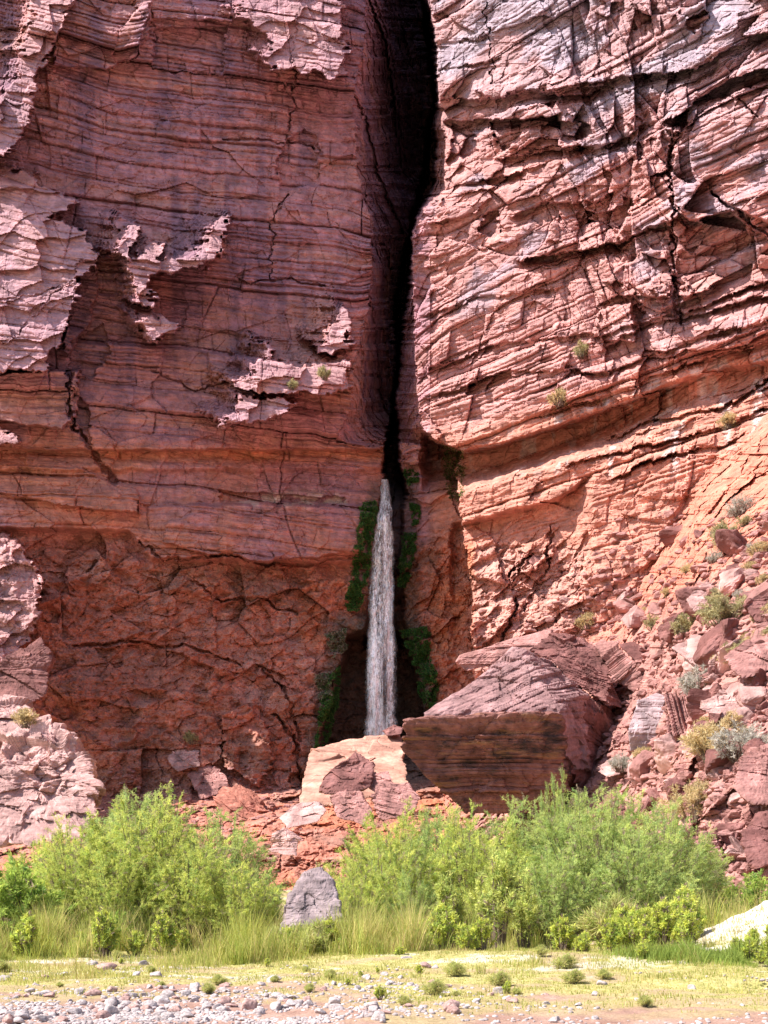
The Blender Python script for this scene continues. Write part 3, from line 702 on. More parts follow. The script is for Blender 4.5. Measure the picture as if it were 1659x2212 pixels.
boulder('red_stone', 'small red stone on the upper edge of the sunlit slab', [([(826, 1578, 80), (850, 1566, 80), (872, 1572, 80), (868, 1586, 79), (835, 1590, 79)], 1.5)], M_BLD3, amp=.1)
boulder('angular_boulder', 'dark angular peaked boulder lying on the sunlit slab', [
    ([(688, 1712, 62), (700, 1680, 62.5), (765, 1628, 64), (780, 1625, 64), (814, 1655, 63), (800, 1700, 62), (745, 1722, 61)], 3)], M_BLD3, amp=.1, p=50)
boulder('layered_block', 'layered purple block below the left end of the flat slab', [
    ([(800, 1725, 60), (828, 1692, 61), (885, 1690, 61), (912, 1722, 60), (890, 1760, 59), (820, 1775, 59)], 3)], M_BLD, amp=.08, lay=(.3, 0, 1), T=.3, la=.16)
boulder('pink_boulder', 'flat pale pink boulder at the lower left of the rock pile', [
    ([(598, 1768, 56), (640, 1736, 57), (690, 1732, 57), (708, 1748, 56), (690, 1775, 55), (620, 1790, 55)], 3)], M_BLD2, amp=.08, T=.4, la=.06)
boulder('brown_boulder', 'rough brown boulder in front of the dark angular one', [
    ([(712, 1722, 57), (740, 1708, 57.5), (780, 1712, 57), (808, 1748, 56), (790, 1785, 55), (725, 1765, 55.5)], 3)], M_BLD, amp=.12)
boulder('pale_boulder', 'cream boulder just above the gap between the two tamarisk thickets', [
    ([(578, 1840, 50), (590, 1800, 50), (620, 1790, 50), (650, 1810, 50), (640, 1850, 49)], 2)], M_BLD2, amp=.1)
boulder('pink_block', 'pink angular block between rock pile and flat slab foot', [
    ([(780, 1690, 63), (800, 1670, 63), (840, 1665, 63), (850, 1690, 62), (810, 1712, 62)], 2)], M_BLD, amp=.1)
boulder('grey_boulder', 'smooth grey peaked boulder standing in the grass between the thickets', [
    ([(598, 1995, 22.0), (615, 1938, 22.2), (650, 1885, 22.6), (678, 1868, 22.7), (700, 1872, 22.7), (732, 1905, 22.4), (745, 1960, 22.0), (752, 2060, 21.7), (670, 2075, 21.4), (588, 2060, 21.7)], 1.3)], M_GREY, amp=.08, T=.3, la=.015, p=16)
boulder('massive_boulder', 'massive sunlit pink boulder at the left edge above the thicket', [
    ([(-60, 1640, 72), (40, 1585, 74), (108, 1562, 75), (165, 1588, 74), (212, 1650, 72), (230, 1725, 70), (210, 1790, 68), (60, 1830, 66), (-70, 1810, 66)], 9)], M_BLD2, level=7, amp=.2, T=.8, la=.2, p=30)
boulder('sunlit_boulder', 'ragged sunlit boulder at the left edge on top of the massive one', [
    ([(-60, 1520, 80), (10, 1500, 82), (60, 1515, 81), (92, 1555, 79), (60, 1600, 77), (-60, 1610, 76)], 5)], M_BLD2, amp=.12, T=.5, la=.1)
boulder('rust_block', 'rust orange shaded block below the lit buttress at the left edge', [
    ([(-50, 1470, 96), (40, 1440, 98), (92, 1370, 99), (118, 1420, 98), (100, 1500, 96), (30, 1540, 94), (-50, 1540, 94)], 5)], M_BLD3, amp=.1)
boulder('lit_rock', 'small rock catching the sun in the shade behind the left thicket', [
    ([(360, 1640, 95), (380, 1614, 96), (430, 1622, 96), (432, 1655, 95), (385, 1668, 94)], 4)], M_BLD2, snap=True, amp=.12)
red_ = rock_mat('red_rock', (.36, .14, .10), 1, .5)
boulder('low_boulder', 'low sloping red boulder reaching down behind the left thicket', [
    ([(470, 1700, 92), (520, 1690, 93), (570, 1720, 91), (610, 1790, 86), (600, 1840, 82), (480, 1800, 84)], 6)], red_, snap=True, amp=.14, p=16)
boulder('purple_block', 'shadowed purple blocks at the wall foot behind the left thicket', [
    ([(400, 1670, 95), (440, 1650, 96), (480, 1660, 95), (500, 1710, 93), (430, 1730, 92)], 4)], M_BLD, snap=True, amp=.12)
Q = [
    ('angular_boulder', 'grey topped angular boulder high on the scree among yellow shrubs', [(1482, 1295, 63), (1512, 1262, 64), (1560, 1256, 64), (1568, 1300, 63), (1540, 1330, 62), (1495, 1322, 62)], M_BLD2),
    ('dark_boulder', 'dark split boulder at the right edge of the upper scree', [(1605, 1310, 58), (1640, 1270, 59), (1690, 1262, 59), (1690, 1350, 57), (1630, 1345, 57)], M_BLD3),
    ('pale_slab', 'pale cream slab lying flat on the middle of the scree', [(1452, 1400, 62), (1500, 1372, 63), (1560, 1378, 62), (1568, 1405, 61), (1500, 1440, 60)], M_BLD2),
    ('round_boulder', 'pale boulder with dark shadowed side right of the layered boulder', [(1510, 1530, 56), (1550, 1492, 57), (1600, 1490, 57), (1610, 1520, 56), (1560, 1556, 55)], M_BLD2),
    ('scree_slab', 'tilted pinkish slab at the right edge halfway down the scree', [(1560, 1420, 55), (1640, 1360, 57), (1700, 1350, 57), (1700, 1440, 54), (1600, 1470, 53)], M_BLD),
    ('flat_slab', 'flat lavender slab beside the right foot of the fallen slab', [(1285, 1660, 56), (1330, 1635, 57), (1380, 1640, 56), (1376, 1665, 55), (1310, 1680, 54)], M_BLD2),
    ('scree_boulder', 'smooth upright boulder leaning at the right end of the thicket', [(1500, 1830, 34), (1520, 1795, 34.5), (1545, 1800, 34.5), (1562, 1860, 34), (1550, 1910, 33.5), (1510, 1900, 33.5)], M_BLD),
    ('edge_boulder', 'dark fractured boulder low at the right edge above the sand', [(1600, 1800, 34), (1640, 1760, 35), (1700, 1750, 35), (1700, 1860, 33), (1620, 1880, 33)], M_BLD3),
    ('edge_boulder', 'purple grey fractured outcrop at the right edge of the lower scree', [(1590, 1640, 42), (1640, 1610, 43), (1700, 1600, 43), (1700, 1740, 40), (1620, 1740, 40), (1580, 1700, 41)], M_BLD),
]
for nm, lb, pts, mt in Q:
    boulder(nm, lb, [(pts, 2.2)], mt, snap=1.7, amp=.1, T=.35, la=.08, p=40)

# scree: individual blocks, copies of ten shapes
protos = []
for k in range(10):
    r_ = np.random.default_rng(100+k)
    pts = r_.normal(size=(11, 3)); pts /= np.linalg.norm(pts, axis=1)[:, None]
    pts *= np.array([[.5, .42, .2+.03*k]])
    V, F = hull_rock(pts, 4, amp=.09, T=.12, la=.02, p=40, seed=700+k)
    protos.append((V, F))
def free_spot(X, Y):
    for (a, b_, c_, d_) in ((905, 1360, 1360, 1740), (580, 1570, 905, 1790), (1340, 1370, 1510, 1620), (-10, 1490, 235, 1830)):
        if a < X < c_ and b_ < Y < d_: return False
    return True
pm = [mk('scree_rock', V, F, M_BLD).data for V, F in protos]
for o in [o for o in COL.objects if o.name.startswith('scree_rock')]: bpy.data.objects.remove(o)
for k, me in enumerate(pm): me.materials.clear(); me.materials.append((M_BLD, M_BLD2, M_BLD3, M_BLD3, M_BLD2)[k % 5])
LB = ['pinkish angular rock lying on the sunlit scree', 'thin flat rock lying on the sunlit scree', 'pale angular rock lying on the sunlit scree']
cnt = 0
tries = 0
while cnt < 290 and tries < 6000:
    tries += 1
    X = random.uniform(1060, 1690); Y = random.uniform(1150, 1900)
    if .6*(X-1150)+Y-1390 < random.uniform(-60, 160) or not free_spot(X, Y): continue
    d = float(depth_at(X, Y))
    if d > 110: continue
    big_ = random.random()
    s = (.5+3.0*big_**2.8)*(d/60)**.6
    o = bpy.data.objects.new('scree_rock', pm[cnt % 10]); COL.objects.link(o)
    o.location = P(X, Y, d-.05); o.location.z += s*.08
    o.rotation_euler = (random.gauss(0, .25)+.3, random.gauss(0, .25)-.55, random.uniform(0, 6.28)); o.scale = (s*random.uniform(.8, 1.3), s, s*random.uniform(.7, 1.2))
    tag(o, 'loose angular pinkish rock lying among many on the sunlit scree', 'rock', 'rocks scattered over the scree'); cnt += 1
def merge_rocks(name, places, mat, protos_, label, kind):
    Vs, Fs = [], []; n = 0
    for (p, s, q) in places:
        V, F = protos_[q % len(protos_)]; a = random.uniform(0, 6.28); c_, s_ = math.cos(a), math.sin(a)
        Rm = np.array([[c_, -s_, 0], [s_, c_, 0], [0, 0, 1]])
        Vs.append((V*s*np.array([1, random.uniform(.7, 1.2), random.uniform(.7, 1.2)]))@Rm.T+p); Fs.append(F+n); n += len(V)
    o = mk(name, np.concatenate(Vs), np.concatenate(Fs), mat); tag(o, label, kind, kind='stuff'); return o
small = []
for k in range(6):
    r_ = np.random.default_rng(200+k); pts = r_.normal(size=(10, 3)); pts /= np.linalg.norm(pts, axis=1)[:, None]; pts *= np.array([[.5, .42, .25]])
    small.append(hull_rock(pts, 3, amp=.1, la=0, p=30, seed=800+k))
pl_ = []
while len(pl_) < 6000:
    X = random.uniform(1040, 1690); Y = random.uniform(1100, 1920)
    if .6*(X-1150)+Y-1360 < random.uniform(-160, 160): continue
    d = float(depth_at(X, Y))
    if d > 110: continue
    pl_.append((P(X, Y, d-.03), (.16+1.2*random.random()**3)*(d/60)**.6, random.randrange(6)))
for k in range(500):
    X = random.uniform(-30, 650); Y = random.uniform(1660, 1860); d = float(depth_at(X, Y)); pl_.append((P(X, Y, d-.03), random.uniform(.3, 1.4), random.randrange(6)))
merge_rocks('scree', pl_, M_BLD, small, 'small broken rock covering the slopes below the walls', 'scree')

# ------------------------------------------------------------------ river stones
rp = []
for k in range(8):
    r_ = np.random.default_rng(300+k); pts = r_.normal(size=(14, 3)); pts /= np.linalg.norm(pts, axis=1)[:, None]; pts *= np.array([[.5, .4, .27+.02*(k % 3)]])
    rp.append(hull_rock(pts, 4, amp=.05, la=0, p=9, seed=900+k))
rpm = []
for k, (V, F) in enumerate(rp):
    o = mk('tmp', V, F, M_STONE if k % 4 else M_STONE2, smooth=True); rpm.append(o.data); o.data.name = 'stone_shape'; bpy.data.objects.remove(o)
spots = [(230, 2095, .62), (200, 2085, .3), (310, 2085, .3), (140, 2108, .3), (95, 2115, .28), (420, 2140, .3), (590, 2120, .32), (880, 2082, .42), (920, 2090, .36), (295, 2178, .22), (600, 2180, .30), (400, 2150, .25), (700, 2140, .2), (820, 2150, .2), (845, 2125, .2), (1030, 2165, .16), (1060, 2150, .18), (1095, 2160, .2), (1180, 2170, .16), (1250, 2172, .16), (880, 2175, .16), (1470, 2120, .12), (1130, 2085, .14), (1020, 2030, .2), (1180, 2150, .12), (690, 2190, .2), (560, 2190, .22), (480, 2185, .2)]
def on_ground(X, Y):
    d = CH/(Y/PY-VH)
    for q in range(6):
        p = P(X, Y, d); d = (CH-float(ground_z(p[0], p[1])))/(Y/PY-VH)
    return P(X, Y, d)
for k in range(330):
    if random.random() < .62: X = random.gauss(270, 300); Y = 2208-abs(random.gauss(0, 36))
    else: X = random.uniform(-20, 1690); Y = random.uniform(2090, 2210)
    if X > 1000 and random.random() < .5: continue
    spots.append((X, Y, random.uniform(.09, .19)+.2*random.random()**3))
for k, (X, Y, s) in enumerate(spots):
    o = bpy.data.objects.new('river_stone', rpm[k % 8]); COL.objects.link(o)
    p = on_ground(X, Y); o.location = p; o.location.z += s*.08
    o.rotation_euler = (random.gauss(0, .2), random.gauss(0, .2), random.uniform(0, 6.28)); o.scale = (s, s, s*random.uniform(.8, 1.3))
    if k >= 28 and float(vn(np.array(p[0]/1.1), np.array(p[1]/.7), np.array(0.), 333)) < -.15: bpy.data.objects.remove(o); continue
    if k < 9: tag(o, ['largest white stone in the dry turf at lower left', 'pale stone just left of the largest white stone', 'pale stone just right of the largest white stone', 'flat pale stone in the turf further left', 'leftmost pale stone in the yellow turf', 'pale stone at the edge of gravel below the left grass', 'white stone in front of the tall grass below the grey boulder', 'larger of two pale stones at the grass edge near centre', 'smaller of two pale stones at the grass edge near centre'][k], 'stone')
    else: tag(o, 'small rounded pale river stone among many on the bank', 'stone', 'river stones scattered on the bank')
def on_ground_v(X, Y):
    d = CH/(Y/PY-VH)
    for q in range(5):
        p = P(X, Y, d); d = (CH-ground_z(p[:, 0], p[:, 1]))/(Y/PY-VH)
    return P(X, Y, d)
gn = 9000; low = rng.uniform(0, 1, gn) < .5
gX = np.where(low, rng.normal(280, 330, gn), rng.uniform(-60, 1720, gn))
gY = np.where(low, 2212-np.abs(rng.normal(0, 34, gn)), rng.uniform(2085, 2225, gn))
gP = on_ground_v(gX, gY)
gk = vn(gP[:, 0]/1.1, gP[:, 1]/.6, 0*gX, 333)-.5*sm(gX, 850, 1000)-.25*sm(2150-gY, 0, 60) > rng.uniform(-.45, .4, gn)
gp = [(p_, random.uniform(.02, .085), random.randrange(6)) for p_ in gP[gk][:6000]]
ss = [(ICO[3][0]*np.array([.5, .4, .3])*(1+.12*fbm(ICO[3][0][:, 0]*1.5+k*9, ICO[3][0][:, 1]*1.5, ICO[3][0][:, 2]*1.5, 2, k))[:, None], ICO[3][1]) for k in range(6)]
merge_rocks('gravel', gp, M_STONE, ss, 'fine pale gravel strewn along the river bank', 'gravel')

# ------------------------------------------------------------------ plants
def unit(v): return v/(np.linalg.norm(v, axis=-1, keepdims=True)+1e-9)
def blades(p, dr, L, Wd, r_):
    """narrow leaf-like diamonds"""
    n = len(p); side = unit(np.cross(dr, r_.normal(size=(n, 3))))
    L = L[:, None]; Wd = Wd[:, None]
    V = np.stack([p, p+dr*L*.45+side*Wd*.5, p+dr*L, p+dr*L*.45-side*Wd*.5], 1).reshape(-1, 3)
    return V, np.arange(n*4).reshape(-1, 4)
def tubes(curves, r0, r1):
    Vs, Fs = [], []; n = 0
    for c_ in curves:
        m_ = len(c_); rad = np.linspace(r0, r1, m_)
        ring = np.array([(math.cos(a), math.sin(a), 0) for a in (0, 2.1, 4.2)])
        V = c_[:, None, :]+ring[None]*rad[:, None, None]
        Vs.append(V.reshape(-1, 3))
        i = np.arange(m_-1)[:, None]*3; k = np.arange(3)[None]
        Fs.append(np.stack([i+k, i+(k+1) % 3, i+3+(k+1) % 3, i+3+k], -1).reshape(-1, 4)+n); n += m_*3
    return np.concatenate(Vs), np.concatenate(Fs)
def make_bush(name, seed, H, Wd, nst=70, ntw=26, nw=30, wl=.075, ww=.013, twl=.55, cols=((.16, .24, .05), (.30, .36, .08), (.13, .22, .08)), upright=.0, start=.2, spread=1.):
    r_ = np.random.default_rng(seed)
    ang = r_.uniform(0, 2*np.pi, nst); rad = np.sqrt(r_.uniform(0, 1, nst))*Wd/2
    lump = 1+.22*np.sin(ang*3+seed)+.15*np.sin(ang*5+seed*2)
    tip = np.stack([np.cos(ang)*rad*lump, np.sin(ang)*rad*lump*.8, H*(1-.55*(rad/(Wd/2))**2.2)*r_.uniform(.78, 1.03, nst)], -1)
    base = np.stack([np.cos(ang), np.sin(ang), 0*ang], -1)*rad[:, None]*.35*spread
    ctrl = base*.8+tip*np.array([.25, .25, .6])+r_.normal(0, .08, (nst, 3))
    tt = np.linspace(0, 1, 7)[None, :, None]
    cv = (1-tt)**2*base[:, None]+2*tt*(1-tt)*ctrl[:, None]+tt**2*tip[:, None]
    bV, bF = tubes(cv, .022, .005)
    # twigs
    nt_ = nst*ntw; si = np.repeat(np.arange(nst), ntw); ts = (start+(1-start)*r_.uniform(0, 1, nt_)**.75)[:, None]
    p0 = (1-ts)**2*base[si]+2*ts*(1-ts)*ctrl[si]+ts**2*tip[si]
    tan = unit(2*(1-ts)*(ctrl[si]-base[si])+2*ts*(tip[si]-ctrl[si]))
    out = unit(p0*np.array([1, 1, .15])+1e-3)
    dr = unit(tan*(.7+upright)+out*.35*(1-upright)+r_.normal(0, .55*(1-.5*upright), (nt_, 3)))
    tl = twl*r_.uniform(.4, 1.1, nt_)*(1.15-.5*ts[:, 0])
    # wisps
    n = nt_*nw; ti = np.repeat(np.arange(nt_), nw); w = r_.uniform(.1, 1, n)
    pos = p0[ti]+dr[ti]*(tl[ti]*w)[:, None]+r_.normal(0, 1, (n, 3))*(.035*twl*w)[:, None]
    pos[:, 2] -= (tl[ti]*w)**2*.22
    wd = unit(dr[ti]+r_.normal(0, .8, (n, 3))); 
    keep = pos[:, 2] > .05
    pos, wd, ti2 = pos[keep], wd[keep], ti[keep]; n = len(pos)
    V, F = blades(pos, wd, wl*r_.uniform(.5, 1.3, n), ww*r_.uniform(.6, 1.3, n), r_)
    ca = np.array(cols); pick = r_.uniform(0, 1, nt_)[ti2]; sp = r_.uniform(.75, 1.3, n)
    cc = np.where((pick < .5)[:, None], ca[0]+(ca[1]-ca[0])*(pick*2)[:, None], ca[2]+(ca[1]-ca[2])*((1-pick)*2)[:, None])*sp[:, None]
    cc = np.where((h3(ti2, seed, 0, 3) > .90)[:, None], np.array((.26, .20, .14))*sp[:, None], cc)
    root = empty(name, (0, 0, 0))
    mk('foliage', V, F, M_LEAF, np.repeat(np.clip(cc*1.17, 0, .8), 4, 0), parent=root)
    mk('stems', bV, bF, M_BARK, parent=root)
    return root
tamA = make_bush('tamarisk', 1, 3.9, 4.4, 84, 26, 44, cols=((.30, .36, .08), (.50, .50, .13), (.24, .33, .09)))
tamB = make_bush('tamarisk', 2, 3.9, 4.2, 90, 27, 44, cols=((.27, .35, .10), (.43, .46, .15), (.22, .31, .11)))
tamC = make_bush('tamarisk', 3, 3.2, 3.0, 60, 24, 40, cols=((.26, .34, .10), (.40, .43, .13), (.20, .29, .11)), upright=.4)
willow = make_bush('willow_shrub', 4, 2.3, 1.0, 26, 14, 16, wl=.13, ww=.028, twl=.35, cols=((.30, .34, .09), (.46, .46, .14), (.24, .32, .09)), upright=.8)
herb = make_bush('leafy_herb', 5, 1.2, .9, 26, 10, 12, wl=.11, ww=.035, twl=.22, cols=((.30, .38, .08), (.50, .50, .10), (.22, .30, .07)), upright=.6)
seep = make_bush('green_shrub', 6, 1.6, 1.8, 40, 16, 16, wl=.13, ww=.035, twl=.35, cols=((.20, .29, .06), (.34, .40, .08), (.15, .24, .06)), upright=.2)
first = {}
def place(proto, X, d, s_, label, cat, group, rz=None, name=None, sxy=1., zoff=0, Y=None):
    s = s_*(1.0 if proto in (tamA, tamB, tamC) else 1)
    o = proto if id(proto) not in first else copytree(proto); first[id(proto)] = 1
    x_ = (X/PX-.5)*.75*d
    if Y is None: z_ = float(ground_z(np.array(x_), np.array(d)))-.03
    else: z_ = float(P(X, Y, d)[2])
    o.location = (x_, d, z_+zoff); o.rotation_euler = (0, 0, random.uniform(0, 6.28) if rz is None else rz)
    o.scale = (s*sxy, s*sxy, s)
    return tag(o, label, cat, group)
TG = 'tamarisk thickets along the bank'
place(tamA, 330, 27, 1.0, 'largest yellow green tamarisk of the left thicket', 'shrub', TG, sxy=1.1)
place(tamA, 175, 26, .82, 'yellow green tamarisk left of the largest in the left thicket', 'shrub', TG)
place(tamB, 480, 28.5, .92, 'rounded tamarisk at the right end of the left thicket', 'shrub', TG)
place(tamC, 265, 30, 1.25, 'feathery tamarisk behind the middle of the left thicket', 'shrub', TG)
place(tamA, 420, 25.5, .7, 'low tamarisk at the front of the left thicket', 'shrub', TG)
place(tamC, 560, 27, .62, 'thin tamarisk beside the grey boulder on its left', 'shrub', TG)
place(seep, 30, 24, 1.2, 'dark green leafy bush at the left edge of the bank', 'shrub', 'leafy bushes on the bank')
place(tamC, 680, 31, .62, 'bluish green tamarisk behind the grey boulder', 'shrub', TG)
place(tamA, 830, 27.5, .85, 'yellow green tamarisk just right of the grey boulder', 'shrub', TG)
place(tamC, 930, 29, 1.12, 'feathery tamarisk below the foot of the overhanging slab', 'shrub', TG)
place(tamA, 1020, 28, .95, 'tamarisk in the middle of the right thicket', 'shrub', TG)
place(tamB, 1130, 29.5, 1.02, 'green tamarisk rising in front of the flat slab', 'shrub', TG)
place(tamC, 1210, 30, 1.42, 'tallest thin tamarisk with its top against the flat slab', 'shrub', TG, sxy=.5)
place(tamB, 1280, 27.5, 1.0, 'dense bright green domed tamarisk of the right thicket', 'shrub', TG, sxy=1.1)
place(tamB, 1430, 28, .92, 'green tamarisk at the right end of the right thicket', 'shrub', TG)
place(tamB, 1370, 26, .68, 'low tamarisk in front of the domed one', 'shrub', TG)
place(tamA, 760, 24.5, .42, 'small tamarisk at the right side of the grey boulder', 'shrub', TG)
for X, d, s_, pr, lb in ((860, 31, 1.0, tamA, 'yellow green tamarisk under the left end of the flat slab'), (960, 31.5, .98, tamB, 'green tamarisk under the leg of the flat slab'), (790, 25.5, .6, tamA, 'low tamarisk two places right of the grey boulder'), (300, 29, 1.02, tamB, 'greener tamarisk behind the largest one in the left thicket'), (120, 30, .85, tamC, 'thin tamarisk below the massive pink boulder'), (95, 28, .72, tamA, 'tamarisk between the left edge bush and the left thicket'), (250, 25, .62, tamA, 'low pale tamarisk at the front left of the left thicket'), (390, 31, 1.05, tamC, 'tamarisk peeping over the back of the left thicket'), (520, 25, .55, tamA, 'low tamarisk at the front right of the left thicket'), (740, 29, .58, tamA, 'tamarisk directly behind the right shoulder of the grey boulder'), (1090, 26, .62, tamA, 'low yellow green tamarisk behind the slender willow'), (1200, 25.5, .62, tamB, 'low green tamarisk left of the domed one'), (1350, 30, 1.02, tamB, 'green tamarisk behind the domed one'), (1240, 30.5, 1.02, tamB, 'green tamarisk under the right end of the flat slab')):
    place(pr, X, d, s_, lb, 'shrub', TG)
place(tamB, 1500, 30, .7, 'small tamarisk next to the upright boulder', 'shrub', TG)
place(tamC, 900, 25, .6, 'low tamarisk at the front left of the right thicket', 'shrub', TG)
place(willow, 1075, 23, 1.05, 'tall slender pale yellow willow in front of the right thicket', 'shrub', 'willows before the thicket')
place(willow, 970, 23.5, .8, 'shorter olive willow left of the tall slender one', 'shrub', 'willows before the thicket')
place(willow, 1130, 24, .85, 'willow just right of the tall slender one', 'shrub', 'willows before the thicket')
place(seep, 1625, 27, .9, 'low green bush at the right edge behind the sand', 'shrub', 'leafy bushes on the bank')
place(seep, 250, 23.6, .5, 'low dark bush at the foot of the left thicket', 'shrub', 'leafy bushes on the bank')
HG = 'leafy herbs in front of the thickets'
for k in range(46):
    if k < 18: X = random.uniform(1180, 1490); d = random.uniform(20, 24.5); s = random.uniform(.3, .95)
    elif k < 24: X = random.uniform(1590, 1670); d = random.uniform(18, 20); s = random.uniform(.3, .45)
    else: X = random.uniform(0, 1240); d = random.uniform(20.5, 24); s = random.uniform(.4, .85)
    place(herb, X, d, s, 'knee high leafy green herb among others before the thickets', 'plant', HG)
rush = make_bush('rush_tuft', 12, 1.0, 1.2, 60, 8, 8, wl=.30, ww=.022, twl=.3, cols=((.28, .35, .09), (.42, .42, .14), (.46, .38, .18)), upright=.9, start=.05)
rush.location = (5.2, 23.5, float(ground_z(np.array(5.2), np.array(23.5)))); tag(rush, 'clump of rushes in front of the domed tamarisk', 'plant')
for k in range(34):
    X = random.uniform(0, 1659); Y = random.uniform(2060, 2175)
    if random.random() < .5: X = random.gauss(900, 250)
    p = on_ground(X, Y); o = copytree(rush if k % 3 else herb); s_ = random.uniform(.06, .17)*(1.5 if Y < 2100 else 1); o.location = p; o.scale = (s_*1.3, s_*1.3, s_)
    o.rotation_euler = (0, 0, random.uniform(0, 6)); tag(o, 'small green sprig among others scattered over the turf and gravel', 'plant', 'sprigs scattered over the bank')
for X, d, s_, lb in ((622, 20.9, .55, 'leafy herb against the left foot of the grey boulder'), (712, 20.8, .6, 'leafy herb against the right foot of the grey boulder')):
    o = copytree(herb); place_ = (float((X/PX-.5)*.75*d), d); o.location = (*place_, float(ground_z(np.array(place_[0]), np.array(d)))); o.scale = (s_*1.2, s_*1.2, s_); o.rotation_euler = (0, 0, X); tag(o, lb, 'plant')
for X, d, s_ in ((650, 21.0, .62), (680, 20.7, .66), (600, 21.2, .6), (735, 21.1, .6)):
    o = copytree(rush); xx_ = float((X/PX-.5)*.75*d); o.location = (xx_, d, float(ground_z(np.array(xx_), np.array(d)))); o.scale = (s_, s_, s_); o.rotation_euler = (0, 0, X); tag(o, 'rush tuft growing in the grass round the grey boulder', 'plant', 'rush tufts round the grey boulder')
for X, Y, s, lb in ((1080, 2130, .2, 'round tuft of green rushes alone on the yellow turf'), (1240, 2125, .2, 'thin sparse herb alone on the turf right of the round tuft'), (985, 2110, .2, 'small herb at the grass edge left of the round tuft'), (940, 2150, .2, 'tiny herb among pebbles at the turf edge')):
    p = on_ground(X, Y); o = copytree(rush); o.location = p; o.scale = (s*1.3, s*1.3, s); tag(o, lb, 'plant', None)
    if 'group' in o: del o['group']

# grass
def grass(name, n, fx, hmin, hmax, wd, cols, label, seed):
    r_ = np.random.default_rng(seed); x_, y_ = fx(r_, n); n = len(x_)
    z_ = ground_z(x_, y_); h = r_.uniform(hmin, hmax, n)*(.8+1.25*fbm(x_/.55, y_/.55, 0*x_, 2, seed))
    h = np.maximum(h, .02)*(1 if hmax > .1 else 1+2.5*sm(fbm(x_/1.3, y_/.9, 0*x_, 3, 77), .25, .6)*sm(y_, 15, 18))
    lean = r_.normal(0, .28, (n, 2)); tip = np.stack([x_+lean[:, 0]*h, y_+lean[:, 1]*h, z_+h], -1)
    a = r_.uniform(0, np.pi, n); sdv = np.stack([np.cos(a), np.sin(a), 0*a], -1)*wd/2*r_.uniform(.6, 1.4, n)[:, None]
    bs = np.stack([x_, y_, z_-.01], -1); md = bs*.45+tip*.55; md[:, :2] -= lean*h[:, None]*.12
    V = np.stack([bs-sdv, bs+sdv, md+sdv*.8, tip, md-sdv*.8], 1).reshape(-1, 3); i = np.arange(n)[:, None]*5
    F = np.concatenate([i+np.array([[0, 1, 2, 4]]), i+np.array([[4, 2, 3, 3]])])
    ca = np.array(cols); q = np.clip(.5+.5*fbm(x_/1.2, y_/1.2, 0*x_, 3, seed+1)+r_.normal(0, .22, n), 0, .999)*(len(cols)-1)
    k = q.astype(int); f = (q-k)[:, None]; cc = ca[k]*(1-f)+ca[np.minimum(k+1, len(cols)-1)]*f
    T = np.concatenate([(i+np.array([[0, 1, 2]])), (i+np.array([[0, 2, 4]])), (i+np.array([[4, 2, 3]]))])
    o = mk(name, V, T, M_LEAF, np.repeat(cc, 5, 0)); return tag(o, label, 'grass', kind='stuff')
def f_tall(r_, n):
    y_ = r_.uniform(19.5, 26.5, n); x_ = r_.uniform(-10.5, 10.5, n)
    e = np.where(x_ < 2.3, 19.5+.6*np.sin(x_*.9)-2.3*np.exp(-((x_+1.0)/1.7)**2), 22.3)+1.2*(x_ < -5)
    den = .42+1.3*fbm(x_/.9, y_/.7, 0*x_, 3, 500)
    den = den+1.2*np.exp(-(((x_+1.6)/1.1)**2+((y_-20.6)/.7)**2))
    wm = np.exp(-(((x_-9.3)/2.1)**2+((y_-21.5)/3.0)**2))
    dd_ = y_-e-1.5*vn(x_*.6, 0*y_, 0*x_, 502)-.7*vn(x_*1.9, y_, 0*x_, 501)
    k = (dd_ > 0) & (r_.uniform(0, 1, n) < den*(.25+.75*sm(dd_, 0, 1.6))) & (r_.uniform(0, 1, n) > wm*1.1)
    return x_[k], y_[k]
grass('tall_grass', 210000, f_tall, .2, .72, .014, ((.38, .37, .08), (.27, .34, .07), (.48, .46, .14), (.52, .40, .18), (.30, .36, .08)), 'tall yellow green grass at the foot of the thickets', 51)
def f_turf(r_, n):
    y_ = r_.uniform(12.5, 24, n); x_ = r_.uniform(-10, 10, n); k = r_.uniform(0, 1, n) < turf_w(x_, y_)**2*.9
    return x_[k], y_[k]
grass('turf', 130000, f_turf, .015, .06, .012, ((.46, .38, .16), (.38, .37, .10), (.27, .31, .07), (.52, .43, .19), (.35, .37, .09)), 'short dry yellow turf over the sand', 53)
def f_bank(r_, n):
    x_ = r_.uniform(3.8, 9.2, n); y_ = 19.1-.36*(x_-4)+r_.normal(0, .35, n); k = (r_.uniform(0, 1, n) < sm(x_, 4, 5.5)); return x_[k], y_[k]
grass('bank_grass', 16000, f_bank, .08, .26, .014, ((.20, .28, .06), (.28, .33, .07)), 'strip of short bright green grass below the white sand', 55)

